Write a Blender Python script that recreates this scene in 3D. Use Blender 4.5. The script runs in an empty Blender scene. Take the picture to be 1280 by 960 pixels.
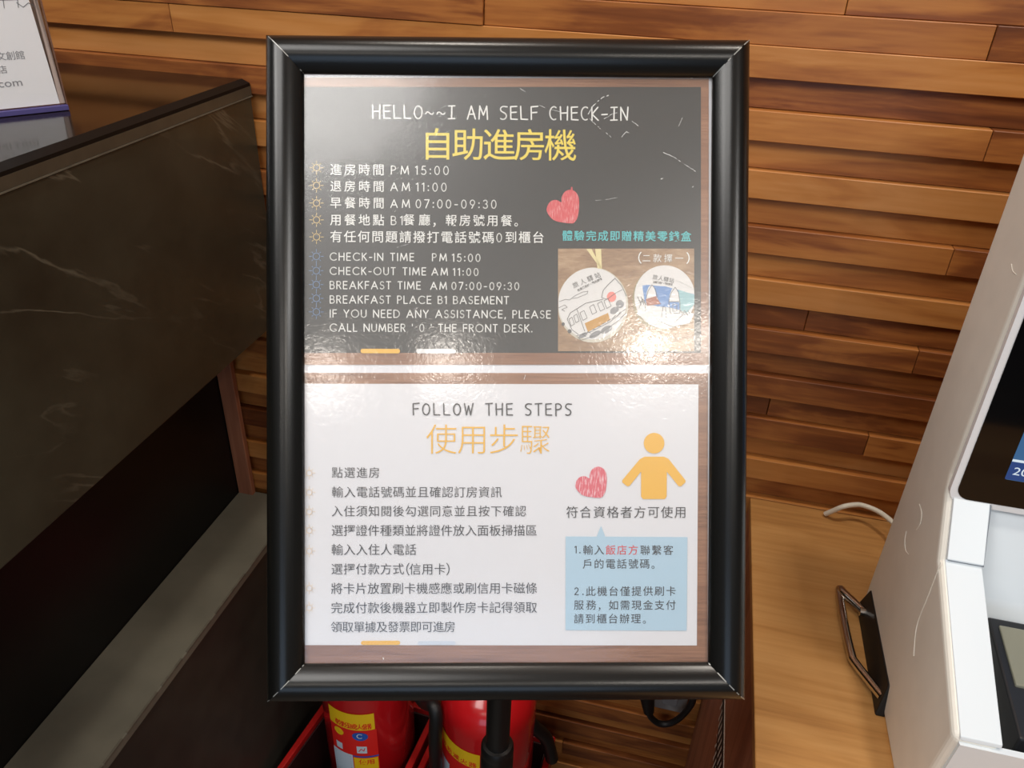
import bpy, bmesh, math, random
from mathutils import Matrix, Vector
random.seed(7)
SC = bpy.context.scene
COL = SC.collection
PI = math.pi

# ------------------------------------------------------------------ camera, world, lights
H = 1.404            # camera height above the floor
S = 0.9              # room scale (wall is 0.9 m from the camera)
MC = ((0.9705284781, 0.2386651582, 0.0333678796), (0.1524483091, -0.5008064196, -0.8520284286), (-0.1866386514, 0.8320047310, -0.5224309920))
FPX = 991.05
cam_data = bpy.data.cameras.new('camera'); cam = bpy.data.objects.new('camera', cam_data); COL.objects.link(cam)
cam_data.sensor_width = 36; cam_data.lens = 36 * FPX / 1280; cam_data.clip_start = 0.01
r_, d_, f_ = [Vector(v) for v in MC]
cam.matrix_world = Matrix(((r_.x, -d_.x, -f_.x, 0), (r_.y, -d_.y, -f_.y, 0), (r_.z, -d_.z, -f_.z, H), (0, 0, 0, 1)))
SC.camera = cam
SC.view_settings.view_transform = 'Standard'; SC.view_settings.look = 'None'
SC.view_settings.gamma = 1; SC.view_settings.use_curve_mapping = False
SC.view_settings.exposure = -0.06

def lin(r, g, b):
    def c(x):
        x /= 255
        return x / 12.92 if x <= 0.04045 else ((x + 0.055) / 1.055) ** 2.4
    return (c(r), c(g), c(b), 1)

world = bpy.data.worlds.new('world'); SC.world = world; world.use_nodes = True
bg = world.node_tree.nodes['Background']; bg.inputs[0].default_value = (1, 0.97, 0.94, 1); bg.inputs[1].default_value = 0.10

def area(name, loc, size, power, color=(1, 0.92, 0.82), aim=None, shape='DISK', size_y=None, spread=180):
    l = bpy.data.lights.new(name, 'AREA'); l.shape = shape; l.size = size; l.energy = power; l.color = color
    if size_y: l.size_y = size_y
    l.spread = math.radians(spread)
    o = bpy.data.objects.new(name, l); COL.objects.link(o); o.location = loc
    if aim is not None:
        o.rotation_euler = (Vector(aim) - Vector(loc)).to_track_quat('-Z', 'Y').to_euler()
    return o
CEIL = H + 1.25 * S
def P(x, y, z): return Vector((x * S, y * S, H + z * S))     # normalised room coordinates (camera at the origin, wall at y = 1)
# ceiling downlights of the lobby
area('downlight', P(-.26, -2.25, 1.235), 0.06, 4.5)
area('downlight', P(.27, -2.02, 1.235), 0.06, 4.5)
area('downlight', P(1.07, -1.64, 1.235), 0.07, 8)
area('downlight', P(1.30, -1.50, 1.235), 0.05, 4)
area('downlight', P(.50, .70, 1.235), 0.14, 8)
area('downlight', P(-.30, .66, 1.235), 0.14, 4)
area('panel_and_fill_light', P(-.64, -.52, 1.235), 1.0, 18, (1, .975, .94))
area('panel_and_fill_light', P(1.75, -.9, 1.235), 0.7, 24, (1, .98, .95))  # unseen lamp added to brighten the leaflet
area('panel_and_fill_light', P(-1.5, -.7, 1.235), 0.9, 24, (1, .975, .94))  # unseen lamp added as fill for the kiosk's left side
# added cool light behind the camera, for blue reflections on the frame
area('cool_fill_light', P(.6, -4.2, -.2), 2.2, 20, (0.55, 0.74, 1.0), aim=P(0, .6, -.5), shape='RECTANGLE', size_y=1.6)

# ------------------------------------------------------------------ material helpers
MATS = {}
def new_mat(name):
    m = bpy.data.materials.new(name); m.use_nodes = True
    nt = m.node_tree; b = nt.nodes['Principled BSDF']
    MATS[name] = m
    return m, nt, b
def plain(name, rgb, rough=0.5, metal=0.0, coat=0.0, spec=0.5, noise=0.0, nscale=60, bump=0.0):
    if name in MATS: return MATS[name]
    m, nt, b = new_mat(name)
    b.inputs['Base Color'].default_value = lin(*rgb); b.inputs['Roughness'].default_value = rough
    b.inputs['Metallic'].default_value = metal; b.inputs['Coat Weight'].default_value = coat
    b.inputs['Specular IOR Level'].default_value = spec
    tc = nt.nodes.new('ShaderNodeTexCoord'); n = nt.nodes.new('ShaderNodeTexNoise')
    n.inputs['Scale'].default_value = nscale; n.inputs['Detail'].default_value = 4
    nt.links.new(tc.outputs['Object'], n.inputs['Vector'])
    if noise:
        mx = nt.nodes.new('ShaderNodeMix'); mx.data_type = 'RGBA'; mx.blend_type = 'MULTIPLY'
        rp = nt.nodes.new('ShaderNodeMapRange'); rp.inputs[1].default_value = .3; rp.inputs[2].default_value = .7
        rp.inputs[3].default_value = 1 - noise; rp.inputs[4].default_value = 1 + noise * .3
        nt.links.new(n.outputs['Fac'], rp.inputs[0])
        mx.inputs[0].default_value = 1; mx.inputs[6].default_value = lin(*rgb)
        nt.links.new(rp.outputs[0], mx.inputs[7]); nt.links.new(mx.outputs[2], b.inputs['Base Color'])
    if bump:
        bp = nt.nodes.new('ShaderNodeBump'); bp.inputs['Strength'].default_value = bump; bp.inputs['Distance'].default_value = .001
        nt.links.new(n.outputs['Fac'], bp.inputs['Height']); nt.links.new(bp.outputs[0], b.inputs['Normal'])
    return m
def emis(name, rgb, strength):
    if name in MATS: return MATS[name]
    m, nt, b = new_mat(name)
    b.inputs['Base Color'].default_value = (0, 0, 0, 1); b.inputs['Roughness'].default_value = .3
    b.inputs['Emission Color'].default_value = lin(*rgb); b.inputs['Emission Strength'].default_value = strength
    return m
def wood(name, stops, stretch=(1.3, 14, 14), island=True, rough=0.42, axis='X', vary=0.35, fine=0.2, spec=.4, ring=.05):
    m, nt, b = new_mat(name); N = nt.nodes; L = nt.links
    tc = N.new('ShaderNodeTexCoord'); vec = tc.outputs['Object']
    geo = N.new('ShaderNodeNewGeometry')
    if island:
        cm = N.new('ShaderNodeCombineXYZ')
        for k, mul in enumerate((37., 53., 71.)):
            mt = N.new('ShaderNodeMath'); mt.operation = 'MULTIPLY'; mt.inputs[1].default_value = mul
            L.new(geo.outputs['Random Per Island'], mt.inputs[0]); L.new(mt.outputs[0], cm.inputs[k])
        ad = N.new('ShaderNodeVectorMath'); ad.operation = 'ADD'; L.new(vec, ad.inputs[0]); L.new(cm.outputs[0], ad.inputs[1]); vec = ad.outputs[0]
    mp = N.new('ShaderNodeMapping'); L.new(vec, mp.inputs[0]); mp.inputs['Scale'].default_value = stretch
    n1 = N.new('ShaderNodeTexNoise'); n1.inputs['Scale'].default_value = 1.6; n1.inputs['Detail'].default_value = 5; n1.inputs['Roughness'].default_value = .55; n1.inputs['Distortion'].default_value = .9
    L.new(mp.outputs[0], n1.inputs['Vector'])
    # growth-ring lines: sine of the slow noise
    ml = N.new('ShaderNodeMath'); ml.operation = 'MULTIPLY'; ml.inputs[1].default_value = 26; L.new(n1.outputs['Fac'], ml.inputs[0])
    sn = N.new('ShaderNodeMath'); sn.operation = 'SINE'; L.new(ml.outputs[0], sn.inputs[0])
    mr = N.new('ShaderNodeMapRange'); mr.inputs[1].default_value = -1; mr.inputs[2].default_value = 1; mr.inputs[3].default_value = -ring; mr.inputs[4].default_value = ring; L.new(sn.outputs[0], mr.inputs[0])
    mp2 = N.new('ShaderNodeMapping'); L.new(vec, mp2.inputs[0]); mp2.inputs['Scale'].default_value = tuple(s * 9 if s > 5 else s * 3 for s in stretch)
    n2 = N.new('ShaderNodeTexNoise'); n2.inputs['Scale'].default_value = 2.0; n2.inputs['Detail'].default_value = 3; L.new(mp2.outputs[0], n2.inputs['Vector'])
    mr2 = N.new('ShaderNodeMapRange'); mr2.inputs[1].default_value = .3; mr2.inputs[2].default_value = .7; mr2.inputs[3].default_value = -fine * .5; mr2.inputs[4].default_value = fine * .5; L.new(n2.outputs['Fac'], mr2.inputs[0])
    s1 = N.new('ShaderNodeMath'); s1.operation = 'ADD'; L.new(n1.outputs['Fac'], s1.inputs[0]); L.new(mr.outputs[0], s1.inputs[1])
    s2 = N.new('ShaderNodeMath'); s2.operation = 'ADD'; L.new(s1.outputs[0], s2.inputs[0]); L.new(mr2.outputs[0], s2.inputs[1])
    fac = s2.outputs[0]
    if island:
        rv = N.new('ShaderNodeMapRange'); rv.inputs[3].default_value = -vary; rv.inputs[4].default_value = vary; L.new(geo.outputs['Random Per Island'], rv.inputs[0])
        s3 = N.new('ShaderNodeMath'); s3.operation = 'ADD'; L.new(fac, s3.inputs[0]); L.new(rv.outputs[0], s3.inputs[1]); fac = s3.outputs[0]
    cr = N.new('ShaderNodeValToRGB'); L.new(fac, cr.inputs[0])
    e = cr.color_ramp.elements
    e[0].position, e[0].color = stops[0][0], lin(*stops[0][1]); e[1].position, e[1].color = stops[-1][0], lin(*stops[-1][1])
    for p_, c_ in stops[1:-1]:
        x = e.new(p_); x.color = lin(*c_)
    L.new(cr.outputs[0], b.inputs['Base Color'])
    b.inputs['Roughness'].default_value = rough; b.inputs['Specular IOR Level'].default_value = spec
    bp = N.new('ShaderNodeBump'); bp.inputs['Strength'].default_value = .15; bp.inputs['Distance'].default_value = .0008
    L.new(n2.outputs['Fac'], bp.inputs['Height']); L.new(bp.outputs[0], b.inputs['Normal'])
    return m

M_wall = wood('slat_wood', [(0.0, (92, 47, 22)), (.3, (130, 74, 36)), (.5, (164, 102, 50)), (.7, (182, 120, 60)), (1.0, (196, 136, 78))], vary=.28, stretch=(2.0, 10, 10), ring=.07)
M_desktop = wood('light_oak', [(0.15, (156, 108, 58)), (.45, (186, 136, 78)), (.75, (200, 152, 94))], stretch=(1.3, 11, 11), island=False, rough=.45, fine=.22, ring=.045)
M_deskside = wood('walnut_board', [(0.15, (112, 64, 44)), (.5, (156, 98, 70)), (.8, (178, 118, 86))], stretch=(12, 12, 1.3), island=False, rough=.5)
M_print_wood = wood('printed_wood_border', [(0.1, (120, 80, 56)), (.5, (146, 102, 74)), (.9, (168, 122, 92))], stretch=(5, 60, 60), island=False, rough=.5, fine=.5)
M_photo_wood = wood('printed_photo_wood', [(0.1, (128, 96, 70)), (.5, (164, 132, 100)), (.9, (194, 166, 134))], stretch=(14, 50, 50), island=False, rough=.5, fine=.3)
M_frame = plain('black_anodised', (13, 13, 12), rough=.27, noise=.2, nscale=900, bump=.05, spec=.5)
M_seam = plain('bare_aluminium', (150, 150, 146), rough=.4, metal=.6)
M_pole = plain('black_powder_coat', (14, 14, 14), rough=.4)
M_back = plain('backing_board', (225, 226, 232), rough=.5)
M_paper = plain('printed_white', (226, 226, 230), rough=.6)
M_black = plain('printed_black', (38, 37, 35), rough=.6, noise=.12, nscale=300)
M_white = plain('ink_white', (236, 236, 232), rough=.6)
M_yellow = plain('ink_yellow', (236, 212, 78), rough=.6)
M_gold = plain('ink_gold', (238, 184, 62), rough=.6)
M_palegold = plain('ink_pale_gold', (236, 214, 186), rough=.6)
M_sun = plain('ink_sun_yellow', (222, 190, 112), rough=.6)
M_sunblue = plain('ink_sun_blue', (104, 140, 186), rough=.6)
M_teal = plain('ink_teal', (84, 196, 200), rough=.6)
M_ink = plain('ink_dark', (58, 56, 58), rough=.6)
M_red = plain('ink_red', (222, 66, 66), rough=.6)
M_bubble = plain('ink_pale_blue', (180, 208, 226), rough=.6)
M_palebar = plain('ink_faint_blue', (206, 214, 226), rough=.6)
M_greybar = plain('ink_silver', (222, 222, 222), rough=.6)

def heart_mat(name, a, bcol):
    m, nt, b = new_mat(name); N = nt.nodes; L = nt.links
    tc = N.new('ShaderNodeTexCoord'); mp = N.new('ShaderNodeMapping'); mp.inputs['Scale'].default_value = (1500, 160, 1); mp.inputs['Rotation'].default_value = (0, 0, -.08)
    L.new(tc.outputs['Object'], mp.inputs[0]); n = N.new('ShaderNodeTexNoise'); n.inputs['Scale'].default_value = 1; n.inputs['Detail'].default_value = 3; L.new(mp.outputs[0], n.inputs['Vector'])
    cr = N.new('ShaderNodeValToRGB'); L.new(n.outputs['Fac'], cr.inputs[0]); e = cr.color_ramp.elements
    e[0].position = .5; e[0].color = lin(*a); e[1].position = .66; e[1].color = lin(*bcol); L.new(cr.outputs[0], b.inputs['Base Color']); b.inputs['Roughness'].default_value = .6
    return m
M_heart = heart_mat('crayon_red', (212, 78, 84), (226, 150, 150))
M_heart2 = heart_mat('crayon_pink', (220, 96, 110), (240, 205, 210))

def cover_mat():
    m = bpy.data.materials.new('clear_cover'); m.use_nodes = True; nt = m.node_tree; N = nt.nodes; L = nt.links
    N.remove(N['Principled BSDF']); out = N['Material Output']
    tc = N.new('ShaderNodeTexCoord')
    n1 = N.new('ShaderNodeTexNoise'); n1.inputs['Scale'].default_value = 260; n1.inputs['Detail'].default_value = 3; n1.inputs['Distortion'].default_value = 1.2
    n2 = N.new('ShaderNodeTexNoise'); n2.inputs['Scale'].default_value = 14; n2.inputs['Detail'].default_value = 2
    for n in (n1, n2): L.new(tc.outputs['Object'], n.inputs['Vector'])
    b1 = N.new('ShaderNodeBump'); b1.inputs['Strength'].default_value = .18; b1.inputs['Distance'].default_value = .0004; L.new(n1.outputs['Fac'], b1.inputs['Height'])
    b2 = N.new('ShaderNodeBump'); b2.inputs['Strength'].default_value = .25; b2.inputs['Distance'].default_value = .002; L.new(n2.outputs['Fac'], b2.inputs['Height']); L.new(b1.outputs[0], b2.inputs['Normal'])
    tr = N.new('ShaderNodeBsdfTransparent')
    g1 = N.new('ShaderNodeBsdfGlossy'); g1.inputs['Roughness'].default_value = .13; L.new(b2.outputs[0], g1.inputs['Normal'])
    g2 = N.new('ShaderNodeBsdfGlossy'); g2.inputs['Roughness'].default_value = .36
    gm = N.new('ShaderNodeMixShader'); gm.inputs[0].default_value = .68; L.new(g1.outputs[0], gm.inputs[1]); L.new(g2.outputs[0], gm.inputs[2])
    mx = N.new('ShaderNodeMixShader'); mx.inputs[0].default_value = .085
    L.new(tr.outputs[0], mx.inputs[1]); L.new(gm.outputs[0], mx.inputs[2]); L.new(mx.outputs[0], out.inputs['Surface'])
    MATS['clear_cover'] = m
    return m
M_cover = cover_mat()
def acrylic(name, tint, gl=.12):
    m = bpy.data.materials.new(name); m.use_nodes = True; nt = m.node_tree; N = nt.nodes; L = nt.links
    N.remove(N['Principled BSDF']); tr = N.new('ShaderNodeBsdfTransparent'); tr.inputs[0].default_value = lin(*tint)
    g = N.new('ShaderNodeBsdfGlossy'); g.inputs['Roughness'].default_value = .05; mx = N.new('ShaderNodeMixShader'); mx.inputs[0].default_value = gl
    L.new(tr.outputs[0], mx.inputs[1]); L.new(g.outputs[0], mx.inputs[2]); L.new(mx.outputs[0], N['Material Output'].inputs['Surface'])
    return m
M_acrylic = acrylic('clear_acrylic', (253, 253, 254), .03)
M_acr_edge = plain('acrylic_edge', (190, 172, 160), rough=.15)
M_acr_edge2 = plain('acrylic_edge_dark', (122, 92, 78), rough=.15)
M_acr_base = plain('acrylic_violet_edge', (84, 78, 130), rough=.12)

def marble():
    m, nt, b = new_mat('dark_marble'); N = nt.nodes; L = nt.links
    tc = N.new('ShaderNodeTexCoord')
    mpr = N.new('ShaderNodeMapping'); mpr.inputs['Rotation'].default_value = (math.radians(36), 0, 0); L.new(tc.outputs['Object'], mpr.inputs[0])
    mp0 = N.new('ShaderNodeMapping'); mp0.inputs['Scale'].default_value = (1, 1.1, 6.0); L.new(mpr.outputs[0], mp0.inputs[0])
    n = N.new('ShaderNodeTexNoise'); n.inputs['Scale'].default_value = 2.6; n.inputs['Detail'].default_value = 6; n.inputs['Distortion'].default_value = .35; L.new(mp0.outputs[0], n.inputs['Vector'])
    sb = N.new('ShaderNodeMath'); sb.operation = 'SUBTRACT'; sb.inputs[1].default_value = .5; L.new(n.outputs['Fac'], sb.inputs[0])
    ab = N.new('ShaderNodeMath'); ab.operation = 'ABSOLUTE'; L.new(sb.outputs[0], ab.inputs[0])
    vr = N.new('ShaderNodeMapRange'); vr.inputs[1].default_value = 0; vr.inputs[2].default_value = .014; vr.inputs[3].default_value = 1; vr.inputs[4].default_value = 0; L.new(ab.outputs[0], vr.inputs[0])
    n3 = N.new('ShaderNodeTexNoise'); n3.inputs['Scale'].default_value = 7; n3.inputs['Detail'].default_value = 3; L.new(tc.outputs['Object'], n3.inputs['Vector'])
    gate = N.new('ShaderNodeMapRange'); gate.inputs[1].default_value = .42; gate.inputs[2].default_value = .72; L.new(n3.outputs['Fac'], gate.inputs[0])
    vm = N.new('ShaderNodeMath'); vm.operation = 'MULTIPLY'; L.new(vr.outputs[0], vm.inputs[0]); L.new(gate.outputs[0], vm.inputs[1])
    n2 = N.new('ShaderNodeTexNoise'); n2.inputs['Scale'].default_value = 4.5; n2.inputs['Detail'].default_value = 8; n2.inputs['Roughness'].default_value = .65; L.new(tc.outputs['Object'], n2.inputs['Vector'])
    cr = N.new('ShaderNodeValToRGB'); e = cr.color_ramp.elements; e[0].position = .3; e[0].color = lin(39, 38, 30); e[1].position = .75; e[1].color = lin(68, 67, 55); L.new(n2.outputs['Fac'], cr.inputs[0])
    mx = N.new('ShaderNodeMix'); mx.data_type = 'RGBA'; L.new(vm.outputs[0], mx.inputs[0]); L.new(cr.outputs[0], mx.inputs[6]); mx.inputs[7].default_value = lin(108, 103, 88)
    L.new(mx.outputs[2], b.inputs['Base Color']); b.inputs['Roughness'].default_value = .32
    return m
M_marble = marble()
M_gloss_black = plain('polished_black_stone', (22, 16, 11), rough=.12, spec=.32, noise=.3, nscale=40)
M_edge_black = plain('black_bevel', (10, 9, 8), rough=.45, spec=.2)
M_edge_grey = plain('bronze_trim', (74, 68, 56), rough=.4, noise=.15)
M_recess = plain('black_recess_panel', (12, 11, 10), rough=.4, spec=.3)
M_ledge = plain('grey_ledge', (116, 112, 98), rough=.45, noise=.18, nscale=18)
M_plinth = plain('dark_plinth', (52, 50, 43), rough=.5, noise=.25, nscale=20)
M_chip = plain('worn_edge', (104, 98, 84), rough=.6, noise=.3, nscale=80)
M_redpaint = plain('red_enamel', (196, 22, 28), rough=.22, coat=.5)
M_redtray = plain('red_tray_paint', (176, 26, 24), rough=.35)
M_trayin = plain('tray_inside_shade', (44, 10, 10), rough=.6)  # shade inside the trays, put into the colour as a near-black red
M_lab_red = plain('label_red', (232, 40, 34), rough=.4)
M_lab_yel = plain('label_yellow', (250, 206, 30), rough=.4)
M_lab_blue = plain('label_blue', (38, 92, 186), rough=.4)
M_lab_white = plain('label_white', (206, 224, 236), rough=.4)
M_lab_line = plain('label_print_grey', (120, 150, 170), rough=.5)
M_rubber = plain('black_rubber', (16, 16, 16), rough=.5)
M_kiosk = plain('ivory_shell', (228, 225, 216), rough=.42, noise=.04, nscale=40, bump=.02)
M_kwhite = plain('white_shell', (216, 224, 230), rough=.35)  # blue cast of reflected daylight is mixed into the white
M_glass = plain('black_screen_glass', (5, 5, 7), rough=.06, spec=.3)
M_seamline = plain('shell_seam', (120, 128, 138), rough=.6)
M_olive = plain('olive_tray_plastic', (126, 126, 112), rough=.3)
M_dkplastic = plain('black_plastic', (26, 28, 32), rough=.35)
M_chrome = plain('chrome', (200, 196, 190), rough=.12, metal=1)
M_cable = plain('white_cable', (222, 216, 200), rough=.5)
M_plug = plain('grey_plug', (120, 122, 126), rough=.45)
M_floor = plain('floor_stone', (92, 84, 74), rough=.4, noise=.2, nscale=6)
M_ceil = plain('ceiling_paint', (226, 222, 214), rough=.8, noise=.02)
M_grille = plain('dark_grille', (30, 26, 24), rough=.5)
M_alu = plain('grille_slat', (214, 204, 190), rough=.5)
M_outlet = plain('outlet_grey', (150, 150, 150), rough=.5)

# ------------------------------------------------------------------ mesh helpers
class MB:
    def __init__(s): s.v = []; s.f = []
    def add(s, vs, fs):
        o = len(s.v); s.v += [tuple(v) for v in vs]; s.f += [tuple(i + o for i in f) for f in fs]
    def box(s, a, b):
        (x0, y0, z0), (x1, y1, z1) = a, b
        vs = [(x0, y0, z0), (x1, y0, z0), (x1, y1, z0), (x0, y1, z0), (x0, y0, z1), (x1, y0, z1), (x1, y1, z1), (x0, y1, z1)]
        s.add(vs, [(0, 3, 2, 1), (4, 5, 6, 7), (0, 1, 5, 4), (1, 2, 6, 5), (2, 3, 7, 6), (3, 0, 4, 7)])
    def hexa(s, pts):   # 4 bottom, 4 top
        s.add(pts, [(0, 3, 2, 1), (4, 5, 6, 7), (0, 1, 5, 4), (1, 2, 6, 5), (2, 3, 7, 6), (3, 0, 4, 7)])
    def prism(s, poly, ax, a, b):   # poly of 2D points extruded along axis ax between a and b
        def mk(p, t):
            q = [p[0], p[1]]; q.insert(ax, t); return tuple(q)
        n = len(poly); vs = [mk(p, a) for p in poly] + [mk(p, b) for p in poly]
        s.add(vs, [tuple(range(n))[::-1], tuple(range(n, 2 * n))] + [(i, (i + 1) % n, n + (i + 1) % n, n + i) for i in range(n)])
    def lathe(s, prof, c, n=40):   # prof (r, z)
        m = len(prof); vs = []
        for k in range(n):
            a = 2 * PI * k / n
            vs += [(c[0] + r * math.cos(a), c[1] + r * math.sin(a), c[2] + z) for r, z in prof]
        fs = [(k * m + j, ((k + 1) % n) * m + j, ((k + 1) % n) * m + j + 1, k * m + j + 1) for k in range(n) for j in range(m - 1)]
        s.add(vs, fs)
    def tube(s, pts, r, n=12, cap=True):
        pts = [Vector(p) for p in pts]; m = len(pts); vs = []; prev = None
        for i, p in enumerate(pts):
            t = (pts[min(i + 1, m - 1)] - pts[max(i - 1, 0)]).normalized()
            u = prev if prev is not None else (Vector((0, 0, 1)) if abs(t.z) < .9 else Vector((1, 0, 0)))
            u = (u - t * u.dot(t)).normalized(); w = t.cross(u); prev = u
            rr = r[i] if isinstance(r, (list, tuple)) else r
            vs += [p + u * rr * math.cos(2 * PI * k / n) + w * rr * math.sin(2 * PI * k / n) for k in range(n)]
        fs = [(i * n + k, i * n + (k + 1) % n, (i + 1) * n + (k + 1) % n, (i + 1) * n + k) for i in range(m - 1) for k in range(n)]
        if cap: fs += [tuple(range(n))[::-1], tuple(range((m - 1) * n, m * n))]
        s.add(vs, fs)
    def poly(s, pts, z=0.0):
        s.add([(p[0], p[1], z) if len(p) == 2 else p for p in pts], [tuple(range(len(pts)))])
    def disc(s, c, rx, ry=None, z=0.0, n=28, rot=0):
        ry = ry or rx
        s.poly([(c[0] + rx * math.cos(a) * math.cos(rot) - ry * math.sin(a) * math.sin(rot), c[1] + rx * math.cos(a) * math.sin(rot) + ry * math.sin(a) * math.cos(rot)) for a in (2 * PI * k / n for k in range(n))], z)
    def ribbon(s, pts, w, z=0.0):
        for i in range(len(pts) - 1):
            (x0, y0), (x1, y1) = pts[i], pts[i + 1]; L = math.hypot(x1 - x0, y1 - y0)
            if L < 1e-9: continue
            nx, ny = -(y1 - y0) / L * w / 2, (x1 - x0) / L * w / 2
            s.poly([(x0 - nx, y0 - ny), (x1 - nx, y1 - ny), (x1 + nx, y1 + ny), (x0 + nx, y0 + ny)], z)
        for p in pts: s.disc(p, w / 2, z=z, n=10)
    def build(s, name, mat, parent=None, smooth=False, bevel=0.0, seg=2):
        me = bpy.data.meshes.new(name); me.from_pydata([tuple(v) for v in s.v], [], s.f); me.update()
        o = bpy.data.objects.new(name, me); COL.objects.link(o)
        if mat: me.materials.append(mat)
        if smooth:
            for p in me.polygons: p.use_smooth = True
            md = o.modifiers.new('split', 'EDGE_SPLIT'); md.split_angle = math.radians(40)
        if bevel:
            bm = bmesh.new(); bm.from_mesh(me); bmesh.ops.recalc_face_normals(bm, faces=bm.faces); bm.to_mesh(me); bm.free()
            md = o.modifiers.new('bevel', 'BEVEL'); md.width = bevel; md.segments = seg; md.limit_method = 'ANGLE'; md.angle_limit = math.radians(40)
        if parent: o.parent = parent
        return o
def empty(name, loc, label, cat, group=None):
    o = bpy.data.objects.new(name, None); COL.objects.link(o); o.location = loc; o.empty_display_size = .05
    o['label'] = label; o['category'] = cat
    if group: o['group'] = group
    return o
def tag(o, label, cat, group=None):
    o['label'] = label; o['category'] = cat
    if group: o['group'] = group
    return o
def keep(o, root):      # parent while keeping the world-space mesh where it is (roots carry only a location)
    o.parent = root; o.matrix_parent_inverse = root.matrix_basis.inverted(); return o
def structure(o): o['kind'] = 'structure'; return o

def ray(x, y):
    v = Vector(((x - 640) / FPX, (y - 480) / FPX, 1))
    return r_ * v.x + d_ * v.y + f_ * v.z

# ------------------------------------------------------------------ room shell
mb = MB(); mb.box(P(-3, -4.6, -1.62), P(2.4, 1.06, -1.56)); structure(mb.build('floor', M_floor))
mb = MB(); mb.box(P(-3, -4.6, 1.25), P(2.4, 1.06, 1.3)); structure(mb.build('ceiling', M_ceil))

# slatted timber wall: rows of short boards, every second row standing proud
ROW = .0345; TOP = -.0615
joints = {0: [-.55, .128], 1: [-.274, .279], 2: [-.695, .9], 3: [-.42, .55], 4: [-.35, .3077], 5: [-.2, .62], 6: [-.6, .5], 7: [-.1, .45], 8: [-.5, .310],
          9: [.02, .7], 10: [-.3, .42], 11: [-.45, .168], 12: [-.25, .31], 13: [.05, .52], 14: [-.35, .45], 15: [-.1, .147, .6], 16: [-.4, .284], 17: [-.2, .40], 18: [.0, .5]}
wb = MB(); k = -38
while TOP - ROW * k > -1.56:
    z1 = TOP - ROW * k; z0 = max(z1 - ROW, -1.56)
    js = joints.get(k)
    if js is None:
        js = []; x = -3 + random.uniform(.1, .6)
        while x < 2.3: js.append(x); x += random.uniform(.35, .8)
    else:
        xs = [js[0] - random.uniform(.5, .9)]
        while xs[-1] > -2.8: xs.append(xs[-1] - random.uniform(.5, .9))
        xe = [js[-1] + random.uniform(.5, .9)]
        while xe[-1] < 2.2: xe.append(xe[-1] + random.uniform(.5, .9))
        js = xs[::-1] + js + xe
    js = [-3] + js + [2.4]
    for a, b in zip(js[:-1], js[1:]):
        pr = .012 if k % 2 == 0 else 0.0
        if k == 1: pr = .013 if b < -.2 else .009
        if k == 2: pr = .012 if (b < -.6 or False) else (.0 if a < -.4 and b < .3 else .012)
        if k == 2 and a > -.7: pr = .011
        if k == 0: pr = 0.004
        if k < 0 and k % 2 == 1: pr = 0.0
        pr += random.uniform(-.0012, .0012)
        wb.box(P(a + .0004, 1 - pr, z0 + .0002), P(b - .0004, 1.03, z1 - .0002))
    k += 1
w_ = wb.build('wall_back', M_wall, bevel=.0006, seg=1); structure(w_)
mb = MB(); mb.box(P(-3, 1.031, -1.56), P(2.4, 1.06, 1.25)); structure(mb.build('wall_rear', plain('wall_shadow_gap', (40, 24, 14), rough=.8)))
# upright edge board of the wall beside the counter recess
mb = MB(); mb.box(P(-.716, .975, -1.56), P(-.688, .9855, -.24)); structure(mb.build('trim_1', M_deskside, bevel=.001))

# ------------------------------------------------------------------ reception counter (left)
ct = empty('reception_counter', P(-.8, .5, -1.56), 'black stone reception counter with dark veined marble front and recessed base, at the left', 'counter')
def cpart(mb, name, mat, **kw): return keep(mb.build(name, mat, **kw), ct)
Y0, Y1 = -.35, .986
mb = MB(); mb.prism([(-1.45 * S, H - .239 * S), (-.592 * S, H - .239 * S), (-.592 * S, H - .2195 * S), (-.602 * S, H - .215 * S), (-1.45 * S, H - .215 * S)], 1, Y0 * S, Y1 * S)
cpart(mb, 'counter_top', M_gloss_black, bevel=.0008)
mb = MB(); mb.prism([(-.6022 * S, H - .2148 * S), (-.5916 * S, H - .2193 * S), (-.5908 * S, H - .2230 * S), (-.593 * S, H - .2230 * S)], 1, Y0 * S, Y1 * S); cpart(mb, 'edge_bevel', M_edge_black)
mb = MB(); mb.box(P(-.594, Y0, -.2348), P(-.5905, Y1, -.2231)); cpart(mb, 'edge_trim', M_edge_grey)
mb = MB(); mb.box(P(-.60, Y0, -.2366), P(-.5895, Y1, -.2352)); cpart(mb, 'bead', M_chip)
mb = MB(); mb.box(P(-.622, Y0, -.5665), P(-.592, Y1, -.2367)); cpart(mb, 'marble_panel', M_marble, bevel=.001)
mb = MB(); mb.box(P(-1.4, Y0, -1.0), P(-.717, Y1, -.24)); cpart(mb, 'recess_panel', M_recess)
mb = MB(); mb.box(P(-.7165, Y0, -.945), P(-.602, Y1, -.931)); cpart(mb, 'ledge', M_ledge, bevel=.001)
mb = MB(); mb.box(P(-.7165, Y0, -1.559), P(-.604, Y1, -.9455)); cpart(mb, 'plinth_front', M_plinth)
mb = MB()
rr = random.Random(3); y = Y0
while y < Y1 - .05:
    L = rr.uniform(.02, .09); w = rr.uniform(.001, .0024); mb.box(P(-.6045, y, -.9335), P(-.6015, y + L, -.9305 + .0003)); y += L + rr.uniform(.0, .02)
cpart(mb, 'worn_edge', M_chip)

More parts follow.
